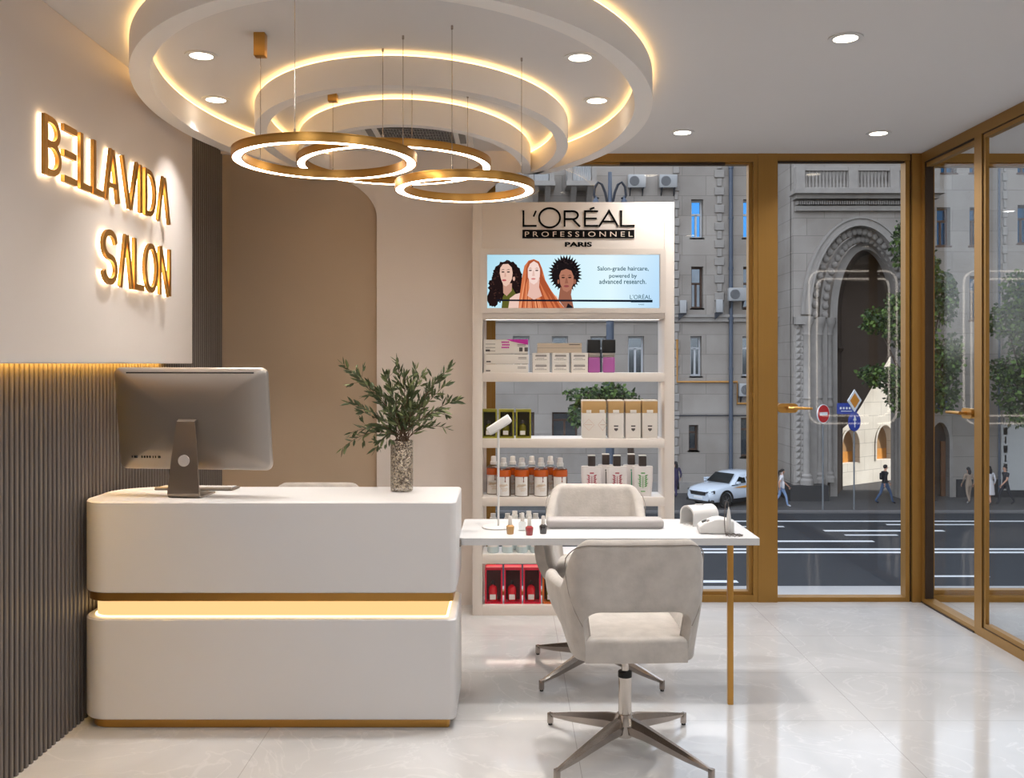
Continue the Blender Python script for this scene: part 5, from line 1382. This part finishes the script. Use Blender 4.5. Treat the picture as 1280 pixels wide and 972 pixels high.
bl2 = [tb(1275, 365, 24, 30, D, ox), tb(1262, 400, 22, 24, D, ox, .3), tb(1288, 420, 30, 34, D, ox), tb(1258, 462, 22, 18, D, ox), tb(1275, 490, 32, 26, D, ox, .3), tb(1300, 480, 30, 34, D, ox), tb(1270, 520, 12, 14, D, ox), tb(1300, 380, 30, 40, D, ox)]
tree((ox, D, ZG), bl2, 'leafy green street tree at the far side, seen through the side glass bay', 5400, 4, [(0, 0, 0), (.05, 0, 2.5), (-.05, .1, 5), (.1, 0, 8)])
ox = PX(790, 39.9)
bl3 = [tb(735, 492, 32, 10, 39.9, ox), tb(752, 500, 24, 14, 39.9, ox, .3), tb(724, 516, 16, 16, 39.9, ox), tb(765, 488, 16, 12, 39.9, ox), tb(742, 525, 20, 12, 39.9, ox), tb(780, 500, 20, 14, 39.9, ox)]
tree((ox, 39.9, ZG), bl3, 'small street tree seen through the second shelf of the display', 1500, 5, [(0, 0, 0), (0, 0, 2.0), (-.1, 0, 3.2), (0, 0, 4.4)])
# ------------------------------------------------------------------ white car
CARW = mat('white_car_paint', (206, 216, 228), .2, 0, .01, 2, coat=.6)
CARG = mat('tinted_car_glass', (26, 34, 38), .05, .2); CARB = mat('black_car_trim', (18, 18, 20), .5); TYRE = mat('tyre_rubber', (20, 20, 22), .8); STRIPE = mat('orange_stripe', (222, 150, 40), .4); HEADL = mat('headlight_glass', (190, 200, 210), .1, .3)
cl = (PX(916, 42.6), 42.6, ZG+.03)
cr_ = thing('car', cl, 'white hatchback car with orange side stripe parked across the street', 'car', rz=R(180+35)); cr_.scale = (.94, .94, .98)
# local: +X forward, +Y car's left
def section(x, pts): return [(x, y, z) for y, z in pts]
def body_sec(x, w, zlo, zbelt, crown):
    P = [(w*.86, zlo), (w*.97, zlo+.12), (w, (zlo+zbelt)/2), (w*.96, zbelt-.08), (w*.88, zbelt), (w*.5, zbelt+crown), (0, zbelt+crown*1.3)]
    return section(x, [(y, z) for y, z in P]+[(-y, z) for y, z in P[-2::-1]])
S = [(-2.28, .74, .42, .84, .06), (-2.18, .83, .30, .98, .05), (-1.8, .89, .24, 1.02, .04), (-1.2, .905, .22, 1.0, .03), (0, .91, .22, .97, .03), (.75, .91, .22, .95, .03), (1.25, .90, .22, .94, .06), (1.7, .88, .24, .89, .07), (2.08, .83, .26, .82, .06), (2.26, .74, .28, .72, .04), (2.32, .66, .32, .64, .03)]
m = MB(); rows = [body_sec(*s_) for s_ in S]; m.grid(rows); n = len(rows[0]); m.add(rows[0], [tuple(range(n))]); m.add(rows[-1], [tuple(range(n))])
m.build('body', CARW, cr_, 50)
G = [(1.02, .80, .96, .97), (.45, .72, .96, 1.38), (.1, .70, .96, 1.45), (-.7, .69, .97, 1.46), (-1.3, .66, .99, 1.36), (-2.05, .66, 1.0, 1.03)]
m = MB(); rows = [section(x, [(.86, zb), (w+.02, zt-.08), (w*.82, zt), (0, zt+.025), (-w*.82, zt), (-w-.02, zt-.08), (-.86, zb)]) for x, w, zb, zt in G]; m.grid(rows); m.build('roof', CARW, cr_, 50)
m = MB()
for s in (-1, 1):
    for poly in ([(.80, 1.0), (.36, 1.32), (.12, 1.37), (.06, 1.37), (.06, 1.0)], [(-.02, 1.0), (-.02, 1.375), (-.62, 1.375), (-.92, 1.02)], [(-1.0, 1.03), (-.75, 1.36), (-1.2, 1.28), (-1.5, 1.06)]):
        vs = [(x, s*(.872-(z-.97)*.40), z) for x, z in poly]; m.add(vs, [tuple(range(len(vs)))])
m.build('side_window', CARG, cr_)
m = MB(); m.add([(1.04, .70, 1.02), (1.04, -.70, 1.02), (.54, -.58, 1.40), (.54, .58, 1.40)], [(0, 1, 2, 3)]); m.build('windscreen', CARG, cr_)
for v in m.v: pass
for x in (1.42, -1.36):
    for s in (-1, 1):
        m = MB(); m.M = Matrix.Translation((x, s*.80, .32)) @ Matrix.Rotation(R(90), 4, 'X'); m.lathe([(.19, -.11), (.30, -.12), (.325, -.09), (.325, .09), (.30, .12), (.19, .11)], seg=24); o = m.build('wheel', TYRE, cr_)
        m = MB(); m.M = Matrix.Translation((x, s*.80, .32)) @ Matrix.Rotation(R(90), 4, 'X'); m.lathe([(.001, -.10), (.2, -.10), (.2, .10), (.001, .10)], seg=20)
        for q in range(5): a = 2*PI*q/5; m.tube([(0, 0, .112), (.18*math.cos(a), .18*math.sin(a), .108)], .02, 6); m.tube([(0, 0, -.112), (.18*math.cos(a), .18*math.sin(a), -.108)], .02, 6)
        m.build('rim', mat('grey_rim', (98, 100, 104), .35, .7) if 'grey_rim' not in MATS else MATS['grey_rim'], o)
        m = MB(); m.stroke([(x+.40*math.cos(R(a)), .32+.40*math.sin(R(a))) for a in range(-15, 196, 12)], .10, s*.895, s*.925, False, 'y'); m.build('wheel_arch', CARB, cr_)
m = MB()
for s in (-1, 1): m.box(-1.0, s*.90-.02, .20, 1.05, s*.90+.02, .36)
m.box(2.2, -.66, .24, 2.30, .66, .40); m.rbox(2.12, -.82, .22, 2.25, .82, .36, .03); m.build('lower_trim', CARB, cr_)
m = MB(); m.prism([(-.44, .54), (.44, .54), (.50, .70), (-.50, .70)], 2.285, 2.335, 'x'); m.build('grille', CARB, cr_)
for s in (-1, 1):
    m = MB(); m.add([(2.31, s*.50, .60), (2.10, s*.84, .64), (2.08, s*.82, .78), (2.29, s*.50, .72)], [(0, 1, 2, 3)]); m.add([(2.335, s*.52, .61), (2.13, s*.85, .65), (2.12, s*.84, .76), (2.32, s*.52, .715)], [(0, 1, 2, 3)]); hl = m.build('headlight', CARB, cr_)
    m = MB(); m.add([(2.315, s*.62, .635), (2.19, s*.815, .66), (2.185, s*.81, .72), (2.305, s*.62, .69)], [(0, 1, 2, 3)]); m.build('lens', HEADL, hl)
m = MB(); m.rbox(2.30, -.26, .38, 2.335, .26, .49, .006); m.build('number_plate', WHS, cr_)
m = MB()
for s in (-1, 1): m.add([(1.0, s*.922, .84), (.2, s*.926, .80), (-1.9, s*.915, .84), (-1.9, s*.905, .92), (.2, s*.912, .90)], [(0, 1, 2, 3, 4)])
m.build('stripe', STRIPE, cr_)
for s in (-1, 1):
    MB().rbox(.62, s*.90, .98, .80, s*1.06, 1.10, .03, 2).build('mirror', CARW, cr_)
    m = MB()
    for x in (.02, -.95): m.rbox(x-.1, s*.905, .82, x+.1, s*.935, .85, .008)
    m.build('door_handle', CARB, cr_)
# ------------------------------------------------------------------ people
SKIN = mat('skin', (200, 150, 124), .6, 0, .03); HAIRD = mat('dark_hair', (26, 20, 20), .6, 0, .1, 30)
def cloth(name, c): return MATS.get(name) or mat(name, c, .85, 0, .12, 12)
def person(x, D, rz, top, legs, shoes, label, h=1.75, stride=.3, skirt=None, hair='short', bag=None, sleeves=True, hairm=None, legskin=False):
    t = thing('person', (PX(x, D), D, ZG+.02), label, 'person', None, rz)
    k = h/1.75
    J = {'pel': (0, 0, .95), 'wst': (0, .01, 1.10), 'chs': (0, .0, 1.32), 'nck': (0, .02, 1.47), 'nk2': (0, .03, 1.53), 'hd': (0, .045, 1.63), 'hdt': (0, .04, 1.70)}
    E_ = [('pel', 'wst'), ('wst', 'chs'), ('chs', 'nck'), ('nck', 'nk2'), ('nk2', 'hd'), ('hd', 'hdt')]
    Rd = {'pel': (.15, .11), 'wst': (.135, .095), 'chs': (.155, .105), 'nck': (.062, .058), 'nk2': (.05, .05), 'hd': (.078, .092), 'hdt': (.062, .075)}
    for s, n in ((-1, 'L'), (1, 'R')):
        f = stride*(1 if s > 0 else -1)
        J.update({'hip'+n: (s*.09, 0, .90), 'kn'+n: (s*.095, f*.55+.05, .50), 'an'+n: (s*.09, f-(.08 if f < 0 else 0), .10+(.05 if f < 0 else 0)), 'to'+n: (s*.10, f+.15-(.06 if f < 0 else 0), .035),
                  'sh'+n: (s*.185, 0, 1.42), 'el'+n: (s*.24, -f*.45-.02, 1.14), 'wr'+n: (s*.235, -f*.85+.10, .93), 'ha'+n: (s*.23, -f*.95+.14, .865)})
        E_ += [('pel', 'hip'+n), ('hip'+n, 'kn'+n), ('kn'+n, 'an'+n), ('an'+n, 'to'+n), ('chs', 'sh'+n), ('sh'+n, 'el'+n), ('el'+n, 'wr'+n), ('wr'+n, 'ha'+n)]
        Rd.update({'hip'+n: (.095, .095), 'kn'+n: (.062, .062), 'an'+n: (.042, .046), 'to'+n: (.042, .03), 'sh'+n: (.065, .065), 'el'+n: (.045, .045), 'wr'+n: (.03, .028), 'ha'+n: (.036, .022)})
    names = list(J); me = bpy.data.meshes.new('body'); me.from_pydata([tuple(c*k for c in J[n]) for n in names], [(names.index(a), names.index(b)) for a, b in E_], [])
    o = bpy.data.objects.new('body', me); COL.objects.link(o)
    sk = o.modifiers.new('skin', 'SKIN'); sk.use_smooth_shade = True
    for i, n in enumerate(names):
        v = me.skin_vertices[0].data[i]; v.radius = tuple(r*k for r in Rd[n]); v.use_root = n == 'pel'
    o.modifiers.new('sub', 'SUBSURF').levels = 2
    apply_mods(o); o.parent = t
    me = o.data; mats = [SKIN, top, legs, shoes]
    # fingers, nose and ears belong to the same body mesh
    m = MB()
    for n, s in (('L', -1), ('R', 1)):
        hp = Vector(J['ha'+n])*k
        for q in range(4): b = hp+Vector((0, (q-1.5)*.017*k, -.02*k)); m.tube([b, b+Vector((-s*.004, .004, -.035))*k, b+Vector((-s*.014, .008, -(.062, .072, .07, .055)[q]))*k], [.009*k, .0085*k, .006*k], 6)
        b = hp+Vector((-s*.01, .028, .012))*k; m.tube([b, b+Vector((-s*.006, .03, -.02))*k, b+Vector((-s*.01, .036, -.045))*k], [.011*k, .009*k, .007*k], 6)
        m.ball(tuple(Vector((s*.080, .045, 1.63))*k), (.012*k, .022*k, .032*k), 8, 6)
    m.ball(tuple(Vector((0, .142, 1.62))*k), (.014*k, .02*k, .026*k), 8, 6); m.tube([Vector((-.022, .128, 1.575))*k, Vector((.022, .128, 1.575))*k], .007*k, 6)
    vs = [v.co.copy() for v in me.vertices]+m.v; fs = [tuple(p.vertices) for p in me.polygons]; nb_ = len(me.vertices); fs += [tuple(i+nb_ for i in f) for f in m.f]
    m2 = bpy.data.meshes.new('body'); m2.from_pydata([tuple(v) for v in vs], [], fs)
    for q in mats: m2.materials.append(q)
    zhem = .93 if skirt is None else skirt
    for p in m2.polygons:
        c = p.center/k; arm = abs(c.x) > .20 and c.z < 1.30 and c.z > .70
        if arm: mi = 1 if (sleeves and (c.z > .95)) or c.z > 1.26 else 0
        elif c.z > 1.475: mi = 0
        elif c.z > zhem: mi = 1
        elif c.z > .085: mi = 0 if legskin else 2
        else: mi = 3
        p.material_index = mi; p.use_smooth = True
    o.data = m2
    hm = hairm or HAIRD
    m = MB(); m.ball((0, .028*k, 1.665*k), (.093*k, .108*k, .098*k), 16, 10)
    m.v = [Vector((v.x, v.y if not (v.y > .1*k and v.z < 1.68*k) else .06*k, max(v.z, 1.60*k) if v.y > 0 else v.z)) for v in m.v]
    if hair == 'long': m.ball((0, -.065*k, 1.52*k), (.085*k, .05*k, .17*k), 14, 10)
    if hair == 'tail': m.tube([(0, -.08*k, 1.68*k), (0, -.13*k, 1.6*k), (0, -.12*k, 1.42*k)], [.04*k, .035*k, .012*k], 10)
    if hair == 'cap': m.prism([(-.06*k, .12*k), (.06*k, .12*k), (.05*k, .19*k), (-.05*k, .19*k)], 1.665*k, 1.68*k)
    m.build('hair' if hair != 'cap' else 'cap', hm, t)
    if skirt is not None:
        rows = []
        for z, a, b in ((1.12, .15, .115), (1.0, .185, .14), (.8, .21, .17), (skirt, .23, .20)):
            rows.append([(a*k*math.cos(2*PI*i/20), b*k*math.sin(2*PI*i/20), z*k) for i in range(21)])
        MB().grid(rows).build('skirt', top, t)
    if bag: 
        m = MB(); m.rbox(bag[0]-.07, bag[1]-.05, bag[2]-.15, bag[0]+.07, bag[1]+.05, bag[2]+.15, .03, 2); o = m.build('bag', bag[3], t)
        MB().tube([(bag[0], bag[1], bag[2]+.14), (bag[0]*.8, bag[1]*.6, 1.35), (bag[0]*.3, 0, 1.5)], .012, 6).build('strap', bag[3], o)
BLKC, JEAN, LJEAN = cloth('black_jacket', (26, 26, 30)), cloth('blue_denim', (62, 82, 112)), cloth('pale_denim', (128, 152, 190))
WTOP, BEIGEC, DGREY, PURC, SHOE, WSHOE = cloth('white_blouse', (208, 204, 206)), cloth('beige_cloth', (150, 130, 112)), cloth('charcoal_cloth', (44, 44, 50)), cloth('dark_violet_cloth', (58, 50, 84)), cloth('dark_shoe', (30, 28, 28)), cloth('white_shoe', (200, 200, 202))
person(1106, 42.4, R(-75), BLKC, JEAN, SHOE, 'person in black jacket and blue jeans striding along the pavement', 1.72, .34, bag=(-.02, -.17, 1.22, BLKC))
person(977, 41.6, R(-100), WTOP, LJEAN, WSHOE, 'person in white top and pale jeans walking past the arched door', 1.62, .26, hair='tail', sleeves=False, bag=(.22, .05, .95, WTOP))
person(1211, 42.5, R(5), BEIGEC, BEIGEC, WSHOE, 'person in beige clothes walking away, partly behind the partition post', 1.60, .12, hair='long')
person(1237, 42.2, R(8), WTOP, WTOP, WSHOE, 'person with long dark hair in a long white dress walking away', 1.68, .12, skirt=.45, hair='long', legskin=True)
person(1257, 42.2, R(100), DGREY, DGREY, SHOE, 'person in charcoal shirt and trousers walking at the far side', 1.70, .30, sleeves=False)
person(845, 44.5, R(20), PURC, PURC, SHOE, 'person in dark violet clothes half hidden by the display edge', 1.65, .15, hair='long')
# ------------------------------------------------------------------ sky, sun, camera
w = bpy.data.worlds.new('World'); SC.world = w; w.use_nodes = True; nt = w.node_tree; nt.nodes.clear(); N, L = nt.nodes, nt.links
out = N.new('ShaderNodeOutputWorld'); bg = N.new('ShaderNodeBackground'); L.new(bg.outputs[0], out.inputs[0])
tc = N.new('ShaderNodeTexCoord'); sp = N.new('ShaderNodeSeparateXYZ'); L.new(tc.outputs['Generated'], sp.inputs[0])
cr = N.new('ShaderNodeValToRGB'); e = cr.color_ramp.elements
e[0].position = 0; e[0].color = (.13, .125, .12, 1); e[1].position = .12; e[1].color = (.70, .76, .86, 1)
x = e.new(.02); x.color = (.84, .84, .84, 1); x = e.new(.6); x.color = (.66, .73, .86, 1)
L.new(sp.outputs[2], cr.inputs[0]); L.new(cr.outputs[0], bg.inputs[0]); bg.inputs[1].default_value = E_SKY
sl = bpy.data.lights.new('sun', 'SUN'); sl.energy = E_SUN; sl.angle = R(1.2); sl.color = (1, .95, .88)
so = bpy.data.objects.new('sun', sl); COL.objects.link(so); so.rotation_euler = Vector((.8, -.02, .6)).to_track_quat('Z', 'Y').to_euler()
cam = bpy.data.cameras.new('camera'); co = bpy.data.objects.new('camera', cam); COL.objects.link(co)
co.location = (0, 0, EYE); co.rotation_euler = (R(90), 0, 0); cam.sensor_width = 36; cam.lens = 36*F/1280
cam.shift_x = (640-CX)/1280; cam.shift_y = -(486-CY)/1280; cam.clip_start = .05; cam.clip_end = 500
SC.camera = co
SC.view_settings.view_transform = 'Standard'; SC.view_settings.look = 'None'; SC.view_settings.gamma = 1; SC.view_settings.use_curve_mapping = False
SC.view_settings.exposure = EXPO
SC.cycles.transparent_max_bounces = 24; SC.cycles.max_bounces = 8; SC.cycles.diffuse_bounces = 5; SC.cycles.glossy_bounces = 4
SC.cycles.use_denoising = True; SC.cycles.sample_clamp_indirect = 6
SC.cycles.caustics_reflective = False; SC.cycles.caustics_refractive = False
